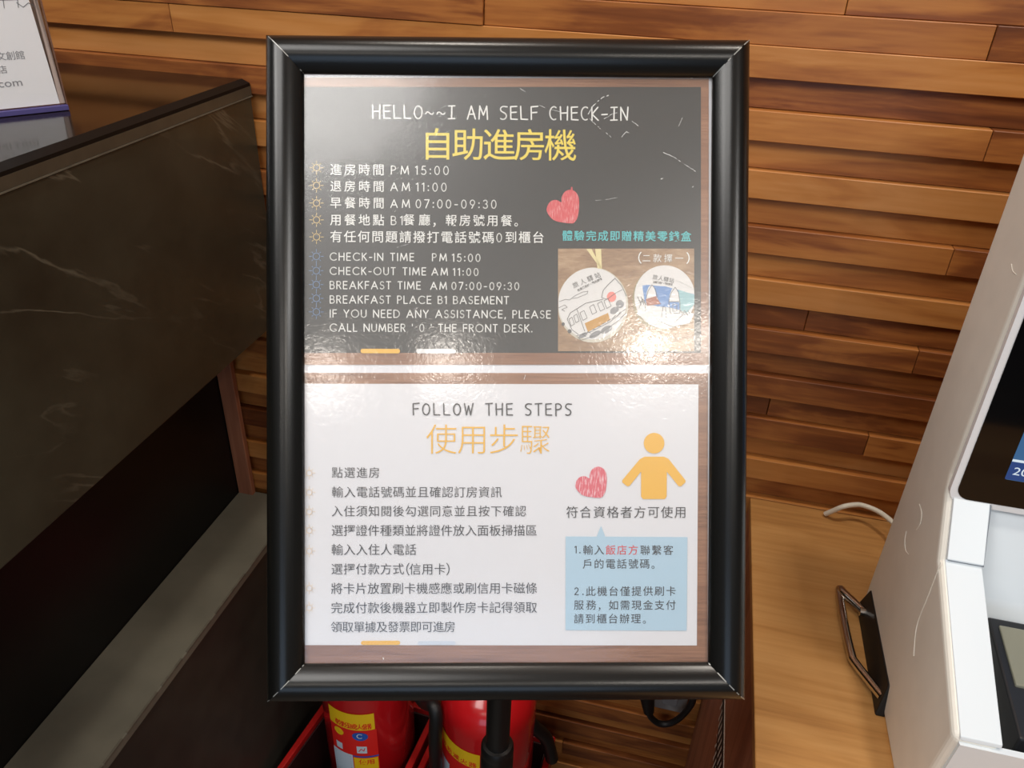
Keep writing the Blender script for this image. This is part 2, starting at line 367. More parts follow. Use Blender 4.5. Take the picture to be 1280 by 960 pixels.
# acrylic brochure stand on the counter
A = Vector((-.681 * S, .756 * S, H - .2146 * S)); dv = Vector((-.0403, -.052, 0)).normalized(); nv = Vector((-dv.y, dv.x, 0)); nv = nv if nv.x > 0 else -nv
lean = 0.0; up = Vector((0, 0, 1)) * math.cos(lean) - nv * math.sin(lean); nn = dv.cross(up); nn = nn if nn.dot(nv) > 0 else -nn
br = empty('brochure_stand', A, 'clear acrylic brochure stand holding a white leaflet, on the black counter top', 'brochure stand')
def bpt(u, v, n): return A + dv * u + up * v + nn * n
def bslab(u0, u1, v0, v1, n0, n1, sk=0.0):
    k = sk * (v1 - v0); m = MB(); m.hexa([bpt(u0, v0, n0), bpt(u1, v0, n0), bpt(u1, v0, n1), bpt(u0, v0, n1), bpt(u0 + k, v1, n0), bpt(u1, v1, n0), bpt(u1, v1, n1), bpt(u0 + k, v1, n1)]); return m
keep(bslab(-.0027, .215, .0055, .30, -.002, 0).build('front_panel', M_acrylic), br)
keep(bslab(-.0026, -.0016, .0055, .30, -.0125, -.0021).build('side_edge', M_acr_edge2), br)
keep(bslab(-.0027, .215, .0055, .30, -.0155, -.0127).build('back_panel', M_acrylic), br)
m = MB(); q = [A + dv * u + nv * n for u, n in ((-.0027, .0), (.215, .0), (.215, -.075), (-.0027, -.075))]
m.hexa([p for p in q] + [p + Vector((0, 0, .005)) for p in q]); keep(m.build('base_plate', M_acr_base, bevel=.0006), br)
lf = empty('leaflet', A, 'white printed leaflet with grey lettering inside the acrylic stand', 'leaflet')
keep(bslab(.0036, .209, .0062, .292, -.0112, -.0045, .041).build('sheet', plain('leaflet_white', (244, 244, 242), rough=.6)), lf)
keep(bslab(-.0013, .0034, .0062, .292, -.0112, -.0047, .044).build('page_edge', M_acr_edge), lf)

# ------------------------------------------------------------------ glyphs
GC = {}
def glyph(ch, off=0.0):
    key = (ch, off)
    if key not in GC:
        c = bpy.data.curves.new('glyph', 'FONT'); c.body = ch; c.size = 1; c.resolution_u = 4; c.offset = off
        o = bpy.data.objects.new('glyph', c); COL.objects.link(o); bpy.context.view_layer.update()
        dg = bpy.context.evaluated_depsgraph_get(); me = o.evaluated_get(dg).to_mesh()
        GC[key] = ([(v.co.x, v.co.y) for v in me.vertices], [tuple(p.vertices) for p in me.polygons])
        o.evaluated_get(dg).to_mesh_clear(); bpy.data.objects.remove(o); bpy.data.curves.remove(c)
    return GC[key]
def cjk(mb, text, x0, x1, y0, y1, z=0, off=0.0):
    # characters evenly spaced between x0 and x1, bodies between y0 (bottom) and y1 (top)
    n = len(text); em = (y1 - y0) / .92; g = em * .92
    adv = (x1 - x0 - g) / (n - 1) if n > 1 else 0
    for i, ch in enumerate(text):
        if ch == ' ': continue
        v, f = glyph(ch, off); ox = x0 + i * adv - .04 * em; oy = y0 + .08 * em
        mb.add([(ox + x * em, oy + y * em, z) for x, y in v], f)
def sans(mb, text, x0, x1, y0, cap, z=0, off=0.0):
    # fallback typeface, used for lower-case latin
    c = bpy.data.curves.new('glyph', 'FONT'); c.body = text; c.size = 1; c.resolution_u = 3; c.offset = off
    o = bpy.data.objects.new('glyph', c); COL.objects.link(o); bpy.context.view_layer.update()
    dg = bpy.context.evaluated_depsgraph_get(); me = o.evaluated_get(dg).to_mesh(); vs = [(v.co.x, v.co.y) for v in me.vertices]; fs = [tuple(p.vertices) for p in me.polygons]
    o.evaluated_get(dg).to_mesh_clear(); bpy.data.objects.remove(o); bpy.data.curves.remove(c)
    a = min(v[0] for v in vs); b = max(v[0] for v in vs); k = (x1 - x0) / (b - a); ky = cap / .7
    mb.add([(x0 + (x - a) * k, y0 + y * ky, z) for x, y in vs], fs)
def arc(cx, cy, rx, ry, a0, a1, n=12):
    return [(cx + rx * math.cos(math.radians(a0 + (a1 - a0) * i / n)), cy + ry * math.sin(math.radians(a0 + (a1 - a0) * i / n))) for i in range(n + 1)]
GEO = {
 'A': (.84, [[(0, 0), (.42, 1), (.84, 0)], [(.15, .34), (.69, .34)]]),
 'B': (.56, [[(0, 0), (0, 1), (.26, 1)] + arc(.26, .76, .24, .24, 90, -90) + [(0, .52)], [(.26, .52)] + arc(.29, .26, .27, .26, 90, -90) + [(0, 0)]]),
 'C': (.84, [arc(.5, .5, .5, .5, 48, 312, 18)]),
 'D': (.74, [[(0, 0), (0, 1), (.24, 1)] + arc(.24, .5, .5, .5, 90, -90) + [(0, 0)]]),
 'E': (.5, [[(.5, 1), (0, 1), (0, 0), (.5, 0)], [(0, .52), (.46, .52)]]),
 'F': (.48, [[(.48, 1), (0, 1), (0, 0)], [(0, .52), (.44, .52)]]),
 'H': (.66, [[(0, 0), (0, 1)], [(.66, 0), (.66, 1)], [(0, .52), (.66, .52)]]),
 'I': (.02, [[(.01, 0), (.01, 1)]]),
 'K': (.58, [[(0, 0), (0, 1)], [(.54, 1), (0, .42)], [(.17, .58), (.58, 0)]]),
 'L': (.46, [[(0, 1), (0, 0), (.46, 0)]]),
 'M': (.92, [[(0, 0), (.1, 1), (.46, .12), (.82, 1), (.92, 0)]]),
 'N': (.7, [[(0, 0), (0, 1), (.7, 0), (.7, 1)]]),
 'O': (.98, [arc(.49, .5, .49, .5, 0, 360, 26)]),
 'P': (.52, [[(0, 0), (0, 1), (.26, 1)] + arc(.26, .74, .26, .26, 90, -90) + [(0, .48)]]),
 'R': (.54, [[(0, 0), (0, 1), (.26, 1)] + arc(.26, .75, .25, .25, 90, -90) + [(0, .5)], [(.24, .5), (.54, 0)]]),
 'S': (.52, [arc(.27, .755, .23, .24, 40, 250, 12) + arc(.25, .26, .26, .26, 70, -150, 14)]),
 'T': (.56, [[(0, 1), (.56, 1)], [(.28, 1), (.28, 0)]]),
 'U': (.64, [[(0, 1)] + arc(.32, .32, .32, .32, 180, 360) + [(.64, 1)]]),
 'W': (1.0, [[(0, 1), (.25, 0), (.5, .9), (.75, 0), (1, 1)]]),
 'Y': (.66, [[(0, 1), (.33, .46), (.66, 1)], [(.33, .46), (.33, 0)]]),
 '0': (.56, [arc(.28, .5, .28, .5, 0, 360, 22)]),
 '1': (.2, [[(0, .86), (.2, 1), (.2, 0)]]),
 '2': (.52, [arc(.26, .73, .25, .27, 160, -20, 10) + [(.02, 0), (.54, 0)]]),
 '3': (.52, [arc(.25, .76, .23, .24, 150, -80, 12) + arc(.25, .27, .27, .27, 75, -150, 14)]),
 '5': (.54, [[(.48, 1), (.14, 1), (.07, .56)] + arc(.26, .31, .28, .31, 120, -145, 14)]),
 '7': (.54, [[(0, 1), (.54, 1), (.14, 0)]]),
 '9': (.56, [arc(.28, .69, .27, .31, 0, 360, 18), [(.53, .58), (.2, 0)]]),
 ':': (.06, [[(.0, .08), (.06, .08), (.06, .14), (.0, .14)], [(.0, .6), (.06, .6), (.06, .66), (.0, .66)]]),
 '-': (.34, [[(0, .42), (.34, .42)]]),
 ',': (.08, [[(.06, .06), (.0, -.16)]]), '.': (.06, [[(.0, .02), (.06, .02), (.06, .08), (0, .08)]]), "'": (.04, [[(.02, 1), (.02, .8)]]),
 '~': (.6, [[(0, .36)] + [(.6 * i / 10, .42 + .09 * math.sin(2 * PI * i / 10)) for i in range(1, 10)] + [(.6, .44)]]),
 ' ': (.3, [])}
HAND = dict(GEO)
HAND.update({
 'H': (.56, [[(.04, 0), (0, 1)], [(.54, -.02), (.56, 1.02)], [(0, .5), (.56, .54)]]),
 'E': (.52, [[(.5, 1), (.02, .97), (.04, .02), (.54, .0)], [(.03, .52), (.46, .55)]]),
 'L': (.52, [[(0, 1), (.04, .02), (.54, .0)]]),
 'O': (.6, [arc(.3, .48, .3, .48, 100, 470, 22)]),
 'I': (.5, [[(.02, .98), (.5, 1)], [(.27, .99), (.25, .02)], [(0, 0), (.5, .02)]]),
 'A': (.62, [[(0, -.02), (.3, 1), (.62, 0)], [(.1, .36), (.54, .38)]]),
 'M': (.66, [[(0, 0), (.06, 1), (.34, .3), (.6, 1), (.66, -.02)]]),
 'S': (.52, [[(.54, .96)] + arc(.28, .77, .25, .22, 70, 240, 8) + arc(.22, .25, .27, .26, 60, -130, 10)]),
 'F': (.5, [[(.54, 1.02), (.02, .97), (.04, 0)], [(.03, .52), (.46, .55)]]),
 'C': (.54, [arc(.32, .5, .32, .5, 60, 295, 16)]),
 'K': (.5, [[(.02, 0), (0, 1)], [(.46, .98), (.02, .45), (.5, -.02)]]),
 'N': (.56, [[(.02, 0), (0, 1), (.5, .02), (.56, 1.02)]]),
 'W': (.72, [[(0, 1), (.18, .02), (.36, .8), (.54, .0), (.74, 1)]]),
 'T': (.56, [[(0, .98), (.58, 1.02)], [(.28, 1), (.3, -.02)]]),
 'P': (.5, [[(.04, -.06), (.02, .97)] + arc(.18, .74, .32, .26, 85, -95, 10) + [(.03, .46)]]),
 '-': (.42, [[(0, .42), (.42, .45)]]), ' ': (.42, [])})
def strokes(mb, text, x0, x1, y0, cap, w, z=0, font=GEO):
    wid = [font[c][0] * cap for c in text]; n = len(text)
    gap = (x1 - x0 - sum(wid)) / (n - 1) if n > 1 else 0
    x = x0
    for c, cw in zip(text, wid):
        for pl in font[c][1]: mb.ribbon([(x + px * cap, y0 + py * cap) for px, py in pl], w, z)
        x += cw + gap

# leaflet lettering
def leaf_text(mb, name):
    o = MB(); o.v = [tuple(bpt(x, y, -.0018 + .0)) for x, y, _ in mb.v]; o.f = mb.f; return keep(o.build(name, plain('leaflet_grey', (150, 150, 152), rough=.6)), lf)
# (u grows leftwards on the page, so the lettering is mirrored into reading order)
def flip(mb): mb.v = [(-x, y, z) for x, y, z in mb.v]; return mb

# ------------------------------------------------------------------ the sign (snap frame on a floor stand)
RS = ((0.9674064673, -0.1464657445, 0.2065732621), (0.2523123704, 0.4881854715, -0.8354719703), (0.0215219587, 0.8603619769, 0.5092289015))
TS = Vector((-0.1043679680, 0.4516497829, -0.2739464118))
SM = Matrix((RS[0] + (TS.x,), RS[1] + (TS.y,), RS[2] + (TS.z + H,), (0, 0, 0, 1)))
su, sv, sn_ = [Vector((RS[0][i], RS[1][i], RS[2][i])) for i in range(3)]
def SP(x, y):
    d = ray(x, y); p = d * (TS.dot(sn_) / d.dot(sn_)) - TS
    return (p.dot(su), p.dot(sv))
FW, FH, PW = .326 / 2, .449 / 2, .0254
stand = bpy.data.objects.new('sign_stand', None); COL.objects.link(stand); stand.empty_display_size = .05
tag(stand, 'black snap-frame sign on a floor pole, tilted back in front of the wooden wall', 'sign stand')
stand.location = (-.107, .475, 0)
def spart(mb, name, mat, sign=True, parent=None, **kw):
    o = mb.build(name, mat, **kw)
    if sign: mb_w = [SM @ Vector(v.co) for v in o.data.vertices]; [setattr(v, 'co', w) for v, w in zip(o.data.vertices, mb_w)]; o.data.update()
    o.parent = stand; o.matrix_parent_inverse = Matrix.Translation(-stand.location)
    return o
PROF = [(0, -.011), (0, .0005), (.0012, .004), (.0035, .0072), (.0065, .0092), (.010, .0100), (.0135, .0098), (.017, .0085), (.0205, .0062), (.0235, .0035), (.0252, .0018), (.0254, .0006), (.0254, -.0004), (.02, -.0004)]
for i in range(4):
    m = MB(); n = len(PROF); vs = []
    for end in (-1, 1):
        for w, h in PROF:
            g = .00012
            if i == 0: p = (end * (FW - w - g), FH - w, h)
            elif i == 1: p = (end * (FW - w - g), -FH + w, h)
            elif i == 2: p = (-FW + w, end * (FH - w - g), h)
            else: p = (FW - w, end * (FH - w - g), h)
            vs.append(p)
    fs = [(j, j + 1, n + j + 1, n + j) for j in range(n - 1)] + [tuple(range(n)), tuple(range(n, 2 * n))[::-1]]
    m.add(vs, fs); spart(m, 'frame_rail', M_frame, smooth=True)
rs = random.Random(5)
for sx in (-1, 1):
    for sy in (-1, 1):
        m = MB()
        for (w0, h0), (w1, h1) in zip(PROF[1:-3], PROF[2:-2]):
            if sx < 0 and rs.random() < .15: continue
            e = .00025 if sx > 0 else .0002
            for j in range(2):
                t0, t1 = j / 2, (j + 1) / 2
                if rs.random() < .25: continue
                pa = [w0 + (w1 - w0) * t for t in (t0, t1)]; ha = [h0 + (h1 - h0) * t + .0002 for t in (t0, t1)]
                m.poly([(sx * (FW - pa[0] + e), sy * (FH - pa[0] - e), ha[0]), (sx * (FW - pa[0] - e), sy * (FH - pa[0] + e), ha[0]), (sx * (FW - pa[1] - e), sy * (FH - pa[1] + e), ha[1]), (sx * (FW - pa[1] + e), sy * (FH - pa[1] - e), ha[1])])
        spart(m, 'corner_seam', M_seam)
m = MB(); m.box((-FW + .002, -FH + .002, -.010), (FW - .002, FH - .002, -.0016)); spart(m, 'backing_panel', M_back)
m = MB(); m.box((-FW + .02, -FH + .02, .0001), (FW - .02, FH - .02, .0004)); spart(m, 'cover_sheet', M_cover)
# fine white scratches in the clear cover
m = MB(); rq = random.Random(11)
def scratch(pts, w, jit=1.2):
    m = MB()
    for (x0, y0), (x1, y1) in zip(pts[:-1], pts[1:]):
        n = max(2, int(math.hypot(x1 - x0, y1 - y0) / 2.5))
        for i in range(n):
            if rq.random() < .28: continue
            a, b = i / n, (i + .8) / n; j = rq.uniform(-jit, jit)
            p, q = SP(x0 + (x1 - x0) * a, y0 + (y1 - y0) * a + j), SP(x0 + (x1 - x0) * b, y0 + (y1 - y0) * b + rq.uniform(-jit, jit) * .6)
            m.ribbon([p, q], w * rq.uniform(.4, .9) * .00054, .00055)
    if m.v: spart(m, 'scratch', plain('scratch_white', (224, 224, 222), rough=.5))
scratch([(735, 143), (741, 133), (753, 122), (761, 119)], 1.2, .5); scratch([(737, 149), (747, 158), (764, 172)], .9, .8); scratch([(755, 149), (765, 143), (772, 141)], .7, .6)
scratch([(777, 171), (783, 165), (787, 167)], .8, .6); scratch([(790, 152), (802, 161)], .8, .7); scratch([(672, 131), (684, 136), (700, 140)], .6, .2)
scratch([(829, 191), (841, 196), (853, 204), (872, 216)], .8, .7); scratch([(863, 236), (867, 233)], .9, .3); scratch([(826, 224), (829, 223)], 1.2, .2); scratch([(744, 251), (762, 249), (772, 247)], .5, .2)
scratch([(848, 158), (853, 147)], .6, .4); scratch([(650, 111), (657, 115)], .6, .4); scratch([(494, 310), (511, 305)], .5, .2); scratch([(478, 820), (480, 824)], 1.3, .3)
scratch([(655, 474), (657, 468)], .8, .4); scratch([(842, 349), (852, 353), (866, 361)], 1.0, 1.2); scratch([(868, 533), (874, 530)], 1.2, .2)
# pole
px_, py_ = -.107, .475; zt = TS.z + H
m = MB(); m.tube([(px_, py_, .035), (px_, py_, zt - .05)], .0118, 24); spart(m, 'pole', M_pole, sign=False, smooth=True)
zc = .672
m = MB(); m.tube([(px_, py_, .03), (px_, py_, zc - .02)], .0150, 24); spart(m, 'lower_tube', M_pole, sign=False, smooth=True)
m = MB(); m.lathe([(.0119, .0), (.0150, -.001), (.0164, -.004), (.0166, -.012), (.0155, -.016), (.0166, -.02), (.0166, -.045), (.0151, -.05)], (px_, py_, zc + .014), 28); spart(m, 'collar', M_pole, sign=False, smooth=True)
m = MB(); m.lathe([(0, 0), (.15, 0), (.155, .003), (.155, .01), (.14, .016), (.03, .03), (.018, .05), (0, .05)], (px_, py_, .002), 48); spart(m, 'base', M_pole, sign=False, smooth=True)
m = MB(); m.box((px_ - .02, py_ - .005, zt - .075), (px_ + .02, py_ + .012, zt - .02)); spart(m, 'tilt_bracket', M_pole, sign=False, bevel=.002)

# ------------------------------------------------------------------ the two notices inside the frame
def notice(label):
    o = bpy.data.objects.new('notice_sheet', None); COL.objects.link(o); o.matrix_world = SM; tag(o, label, 'notice', None); return o
N1 = notice('black printed notice with yellow title and photo of two tins, upper sheet in the frame')
N2 = notice('white printed notice with gold title and blue box, lower sheet in the frame')
PX = .326 / 603
ZL = [-.0012, -.0010, -.0008, -.0006, -.0005, -.0004, -.0003, -.0002, -.0001]
def quad(pts, lay): m = MB(); m.poly([SP(*p) for p in pts], ZL[lay]); return m
def npart(m, name, mat, root): return m.build(name, mat, root)
def rect(x0, y0, x1, y1, lay): return quad([(x0, y1), (x1, y1), (x1, y0), (x0, y0)], lay)
def T(m, text, x0, x1, yt, yb, lay=4, off=0.0):
    a = SP(x0, yb); b = SP(x1, yb); c = SP(x0, yt); cjk(m, text, a[0], b[0], a[1], c[1], ZL[lay], off)
def G(m, text, x0, x1, yt, yb, w=1.3, lay=4, font=GEO):
    a = SP(x0, yb); b = SP(x1, yb); c = SP(x0, yt); strokes(m, text, a[0], b[0], a[1], c[1] - a[1], w * PX, ZL[lay], font)
def slab(pts, name, mat, root):
    p = [SP(*q) for q in pts]; m = MB(); m.hexa([(x, y, -.0015) for x, y in p] + [(x, y, -.0012) for x, y in p]); return npart(m, name, mat, root)
def pill(x0, x1, yc, h, lay):
    a = SP(x0, yc); b = SP(x1, yc); r = h * PX / 2; m = MB()
    m.poly(arc(a[0] + r, a[1], r, r, 90, 270, 8) + arc(b[0] - r, a[1], r, r, -90, 90, 8), ZL[lay]); return m
def sun(x, y, r, R, w, lay=4):
    c = SP(x, y); m = MB(); m.ribbon([(c[0] + r * PX * math.cos(2 * PI * k / 20), c[1] + r * PX * math.sin(2 * PI * k / 20)) for k in range(21)], w * PX, ZL[lay])
    for k in range(8):
        a = 2 * PI * k / 8 + PI / 2; q = R if k % 2 == 0 else R * .88
        m.ribbon([(c[0] + (r + 1.6) * PX * math.cos(a), c[1] + (r + 1.6) * PX * math.sin(a)), (c[0] + q * PX * math.cos(a), c[1] + q * PX * math.sin(a))], w * PX * .85, ZL[lay])
    return m
def heart(x, y, wpx, hpx, lay):
    # lopsided hand-drawn heart, tilted to the left
    pts = [(-.50, -.02), (-.47, .17), (-.36, .30), (-.2, .33), (-.06, .26), (-.05, .40), (.03, .56), (.17, .64), (.32, .62), (.44, .50), (.49, .30), (.48, .02), (.44, -.2), (.34, -.36), (.2, -.38), (.0, -.36), (-.2, -.32), (-.36, -.23)]
    c = SP(x, y); m = MB()
    n = len(pts); sm = []
    for i in range(n):
        p0, p1, p2, p3 = [Vector(pts[(i + j) % n]) for j in (-1, 0, 1, 2)]
        for t in (0, .33, .66):
            sm.append(.5 * ((2 * p1) + (p2 - p0) * t + (2 * p0 - 5 * p1 + 4 * p2 - p3) * t * t + (3 * p1 - p0 - 3 * p2 + p3) * t ** 3))
    m.poly([(c[0] + p.x * wpx * PX, c[1] + (p.y - .13) * hpx * PX) for p in sm], ZL[lay]); return m

# --- upper sheet
slab([(368, 456), (886.5, 456), (886.5, 97.5), (368, 96)], 'sheet', M_print_wood, N1)
npart(rect(368, 108, 876.6, 441, 1), 'black_panel', M_black, N1)
m = MB(); G(m, 'HELLO~~I AM SELF CHECK-IN', 465.5, 785, 131, 147.3, 1.7, font=HAND); npart(m, 'heading', M_white, N1)
m = MB(); T(m, '自助進房機', 527, 720, 160, 199, off=.004); npart(m, 'title', M_yellow, N1)
def line(root, mat, segs, lay=4, off=0.0, w=1.3):
    m = MB()
    for kind, t, x0, x1, yt, yb in segs:
        (T(m, t, x0, x1, yt, yb, lay, off) if kind == 'c' else G(m, t, x0, x1, yt, yb, w, lay))
    npart(m, 'text_line', mat, root)
O1 = .006
line(N1, M_white, [('c', '進房時間', 412.6, 480, 204.3, 218.5), ('g', 'PM', 489, 510.5, 207.2, 217.4), ('g', '15:00', 519.3, 560.3, 207.4, 217.8)], off=O1)
line(N1, M_white, [('c', '退房時間', 412.6, 480, 225.4, 239.2), ('g', 'AM', 488.3, 511.8, 228.3, 238.2), ('g', '11:00', 520.3, 557.6, 228.5, 238.6)], off=O1)
line(N1, M_white, [('c', '早餐時間', 412.6, 480, 246.3, 260), ('g', 'AM', 488.3, 511.8, 249.4, 259.2), ('g', '07:00-09:30', 520, 620, 249.4, 259.6)], off=O1)
line(N1, M_white, [('c', '用餐地點', 412.6, 480, 267.4, 281.4), ('g', 'B1', 489, 502.5, 270.2, 280.6), ('c', '餐廳', 504, 537.5, 267.4, 281.4), ('c', '，', 540, 551, 269, 283), ('c', '報房號用餐', 557, 640, 268, 282), ('c', '。', 643, 655, 270, 283)], off=O1)
line(N1, M_white, [('c', '有任何問題請撥打電話號碼', 412.6, 617.5, 288, 302.6), ('g', '0', 621, 628.6, 291.6, 302.2), ('c', '到櫃台', 631.5, 680, 289, 303.4)], off=O1)
line(N1, M_white, [('g', 'CHECK-IN TIME', 412.5, 517, 316, 325.2), ('g', 'PM', 540.5, 558, 317, 326), ('g', '15:00', 565.3, 600, 317.4, 326.6)])
line(N1, M_white, [('g', 'CHECK-OUT TIME', 412.5, 532, 334, 343), ('g', 'AM', 539.8, 559.3, 335, 343.8), ('g', '11:00', 566.5, 597.5, 335.4, 344.2)])
line(N1, M_white, [('g', 'BREAKFAST TIME', 412.5, 525.4, 351.6, 360.8), ('g', 'AM', 538.3, 558, 352.6, 361.6), ('g', '07:00-09:30', 564.8, 648.5, 352.8, 361.8)])
line(N1, M_white, [('g', 'BREAKFAST PLACE B1 BASEMENT', 412.5, 635.6, 369.6, 378.8)])
line(N1, M_white, [('g', 'IF YOU NEED ANY ASSISTANCE, PLEASE', 412.5, 688, 387.2, 396.4)])
line(N1, M_white, [('g', "CALL NUMBER ' 0 ' THE FRONT DESK.", 412.5, 665, 404.8, 414)])
for y in (209.3, 231.5, 253.6, 274.6, 296): npart(sun(395.4, y, 4.0, 8.6, .9), 'sun_bullet', M_sun, N1)
for y in (320.3, 338.2, 355.6, 372.8, 389.8): npart(sun(395.2, y, 4.2, 8.8, .8), 'sun_bullet', M_sunblue, N1)
npart(pill(450.5, 500, 438.7, 5.6, 4), 'accent_bar', M_gold, N1)
npart(pill(520, 570, 438.8, 5.6, 4), 'accent_bar', M_greybar, N1)
hb = heart(704, 258, 41, 41, 4); cst = SP(715, 239); hb.ribbon([(cst[0], cst[1] - 3 * PX), (cst[0] - .3 * PX, cst[1] + 4.5 * PX)], 2.2 * PX, ZL[5]); npart(hb, 'heart', M_heart, N1)
m = MB(); T(m, '體驗完成即贈精美零錢盒', 703, 864, 288, 300.6, off=.012); npart(m, 'teal_caption', M_teal, N1)

# printed photo of the two tins
ph = npart(rect(697.6, 310.6, 868, 439, 3), 'printed_photo', M_photo_wood, N1)
def ppart(m, name, mat): return npart(m, name, mat, ph)
PXL0, PXL1 = 698, 868
def E(m, cx, cy, rx, ry, lay, rot=0, n=48, clip=None):
    pts = []
    for k in range(n):
        a = 2 * PI * k / n; x = cx + rx * math.cos(a) * math.cos(rot) - ry * math.sin(a) * math.sin(rot); y = cy + rx * math.cos(a) * math.sin(rot) + ry * math.sin(a) * math.cos(rot)
        pts.append(SP(min(max(x, PXL0), PXL1), y))
    m.poly(pts, ZL[lay])
def Lp(m, pts, w, lay): m.ribbon([SP(*p) for p in pts], w * PX, ZL[lay])
def poly_px(m, pts, lay): m.poly([SP(*p) for p in pts], ZL[lay])
M_tinrim = plain('print_tin_rim', (206, 200, 184), rough=.6); M_tin = plain('print_tin_white', (224, 222, 220), rough=.6); M_pen = plain('print_pen_grey', (96, 94, 92), rough=.6)
M_tinside = plain('print_tin_side', (150, 138, 104), rough=.6); M_shadow = plain('print_photo_brown', (112, 90, 66), rough=.6); M_ribbon = plain('print_cream_ribbon', (228, 214, 160), rough=.6)
M_tan = plain('print_train_tan', (196, 146, 62), rough=.6); M_sky = plain('print_sky_blue', (98, 142, 198), rough=.6); M_pink = plain('print_sun_pink', (232, 132, 122), rough=.6)
M_aqua = plain('print_aqua', (146, 190, 196), rough=.6); M_brick = plain('print_brick', (168, 104, 80), rough=.6); M_slate = plain('print_slate', (140, 140, 142), rough=.6)
m = MB(); poly_px(m, [(733, 311), (739.5, 311), (752, 334), (751, 336)], 4); poly_px(m, [(744, 311), (751.5, 311), (752.5, 336), (747, 336)], 4); ppart(m, 'ribbon_loop', M_ribbon)
m = MB(); E(m, 800, 380, 14, 34, 4); ppart(m, 'photo_shade', M_shadow) if False else None
m = MB(); E(m, 741.2, 381.2, 44.2, 47, 4); t1 = ppart(m, 'tin_rim', M_tinrim)
m = MB(); E(m, 740.4, 379.6, 42.6, 44.8, 5); ppart(m, 'tin_lid', M_tin)
m = MB(); E(m, 822, 372, 31, 38, 4, rot=.15); ppart(m, 'tin_side', M_tinside)
m = MB(); E(m, 831, 371, 38, 39.5, 5); ppart(m, 'tin_lid', M_tin)
# train drawing on the left tin
m = MB(); poly_px(m, [(731, 404), (760, 391), (763, 400), (735, 415)], 6); ppart(m, 'drawn_train_body', M_tan)
m = MB(); E(m, 764.5, 371, 5.8, 6.4, 6); ppart(m, 'drawn_sun', M_pink)
m = MB()
Lp(m, [(752, 372), (754, 363), (760, 356), (769, 347.5)], .7, 7); Lp(m, [(752, 372), (759, 374), (770, 366), (778, 362)], .6, 7)
Lp(m, [(769, 348), (777, 357), (783, 370)], .6, 7)
Lp(m, [(709, 399), (713, 391), (721, 386), (732, 379), (754, 374)], .7, 7)
Lp(m, [(709, 399), (715, 412), (723, 418)], .6, 7); Lp(m, [(721, 386), (731, 414)], .6, 7)
for (x, y) in ((725, 391), (737, 383.5), (747, 379.5), (755, 376)):
    Lp(m, [(x, y), (x + 5, y - 3), (x + 9, y + 6.5), (x + 3.5, y + 9.5), (x, y)], .6, 7)
for (x, y) in ((711, 399), (717, 395)): Lp(m, [(x, y), (x + 4, y - 2.5), (x + 7, y + 6), (x + 3, y + 8.5), (x, y)], .6, 7)
Lp(m, [(699, 377), (707, 374), (712, 375), (718, 370), (728, 365), (735, 364), (734, 367), (722, 372), (716, 373)], .5, 7)
Lp(m, [(698, 385), (706, 381), (709, 384), (702, 387), (706, 389)], .5, 7)
for k in range(9): Lp(m, [(722 + k * 6.2, 421 - k * 3.2), (726 + k * 6.2, 425 - k * 4.4)], .7, 7)
Lp(m, [(720, 420), (740, 414), (763, 402), (782, 386)], .6, 7); Lp(m, [(727, 425), (748, 418), (770, 403), (783, 391)], .6, 7)
E(m, 704, 405, 2, 2.2, 7); E(m, 712, 414, 2.5, 2.5, 7)
ppart(m, 'drawn_pen_lines', M_pen)
m = MB()
for (x, y, rx, ry) in ((768, 388, 6, 4), (775, 380, 5, 5), (758, 412, 8, 4), (744, 418, 8, 3.4), (729, 419, 6, 2.6)): E(m, x, y, rx, ry, 6, rot=-.5)
ppart(m, 'drawn_track_stones', M_slate)
def tilt_text(m, text, x0, y0, x1, y1, hpx, lay, off=0.0):
    t = MB(); a = SP(x0, y0); b = SP(x1, y1); L = math.hypot(b[0] - a[0], b[1] - a[1]); an = math.atan2(b[1] - a[1], b[0] - a[0])
    cjk(t, text, 0, L, 0, hpx * PX, ZL[lay], off)
    m.add([(a[0] + x * math.cos(an) - y * math.sin(an), a[1] + x * math.sin(an) + y * math.cos(an), z) for x, y, z in t.v], t.f)
m = MB(); tilt_text(m, '旅人驛站', 717.5, 360.5, 751.5, 346, 7.2, 7); tilt_text(m, '台東鐵花村・觀光旅館', 722.5, 364.5, 753, 349.6, 3.2, 7, .02); ppart(m, 'tin_lettering', M_pen)
m = MB(); tilt_text(m, '旅人驛站', 815.5, 348.8, 842, 354, 6.2, 7); tilt_text(m, '台東鐵花村・觀光旅館', 816, 353.6, 840.5, 357.0, 2.8, 7, .02); ppart(m, 'tin_lettering', M_pen)
m = MB(); poly_px(m, [(803, 357), (808, 356), (832, 358), (868, 368), (868, 376), (852, 388), (836, 384), (822, 383), (806, 378)], 6); ppart(m, 'drawn_sky', M_sky)
m = MB(); poly_px(m, [(848, 362), (868, 368.5), (868, 380), (858, 392), (850, 390)], 7); ppart(m, 'drawn_sea', M_aqua)
m = MB()
for (x, y, w, h) in ((814, 356.5, 11, 17), (843, 359.5, 11.5, 18)):
    poly_px(m, [SPp for SPp in [(x - w * .55, y + h), (x - w * .5, y + h * .5), (x - w * .28, y + h * .12), (x, y), (x + w * .28, y + h * .12), (x + w * .5, y + h * .5), (x + w * .55, y + h)]], 7)
poly_px(m, [(796, 392), (806, 376), (814, 392), (838, 386), (868, 392), (862, 404), (836, 409), (812, 404)], 7)
ppart(m, 'drawn_towers', M_tin)
m = MB(); poly_px(m, [(807, 374), (820, 370), (826, 380), (809, 382)], 8); ppart(m, 'drawn_house', M_brick)
m = MB()
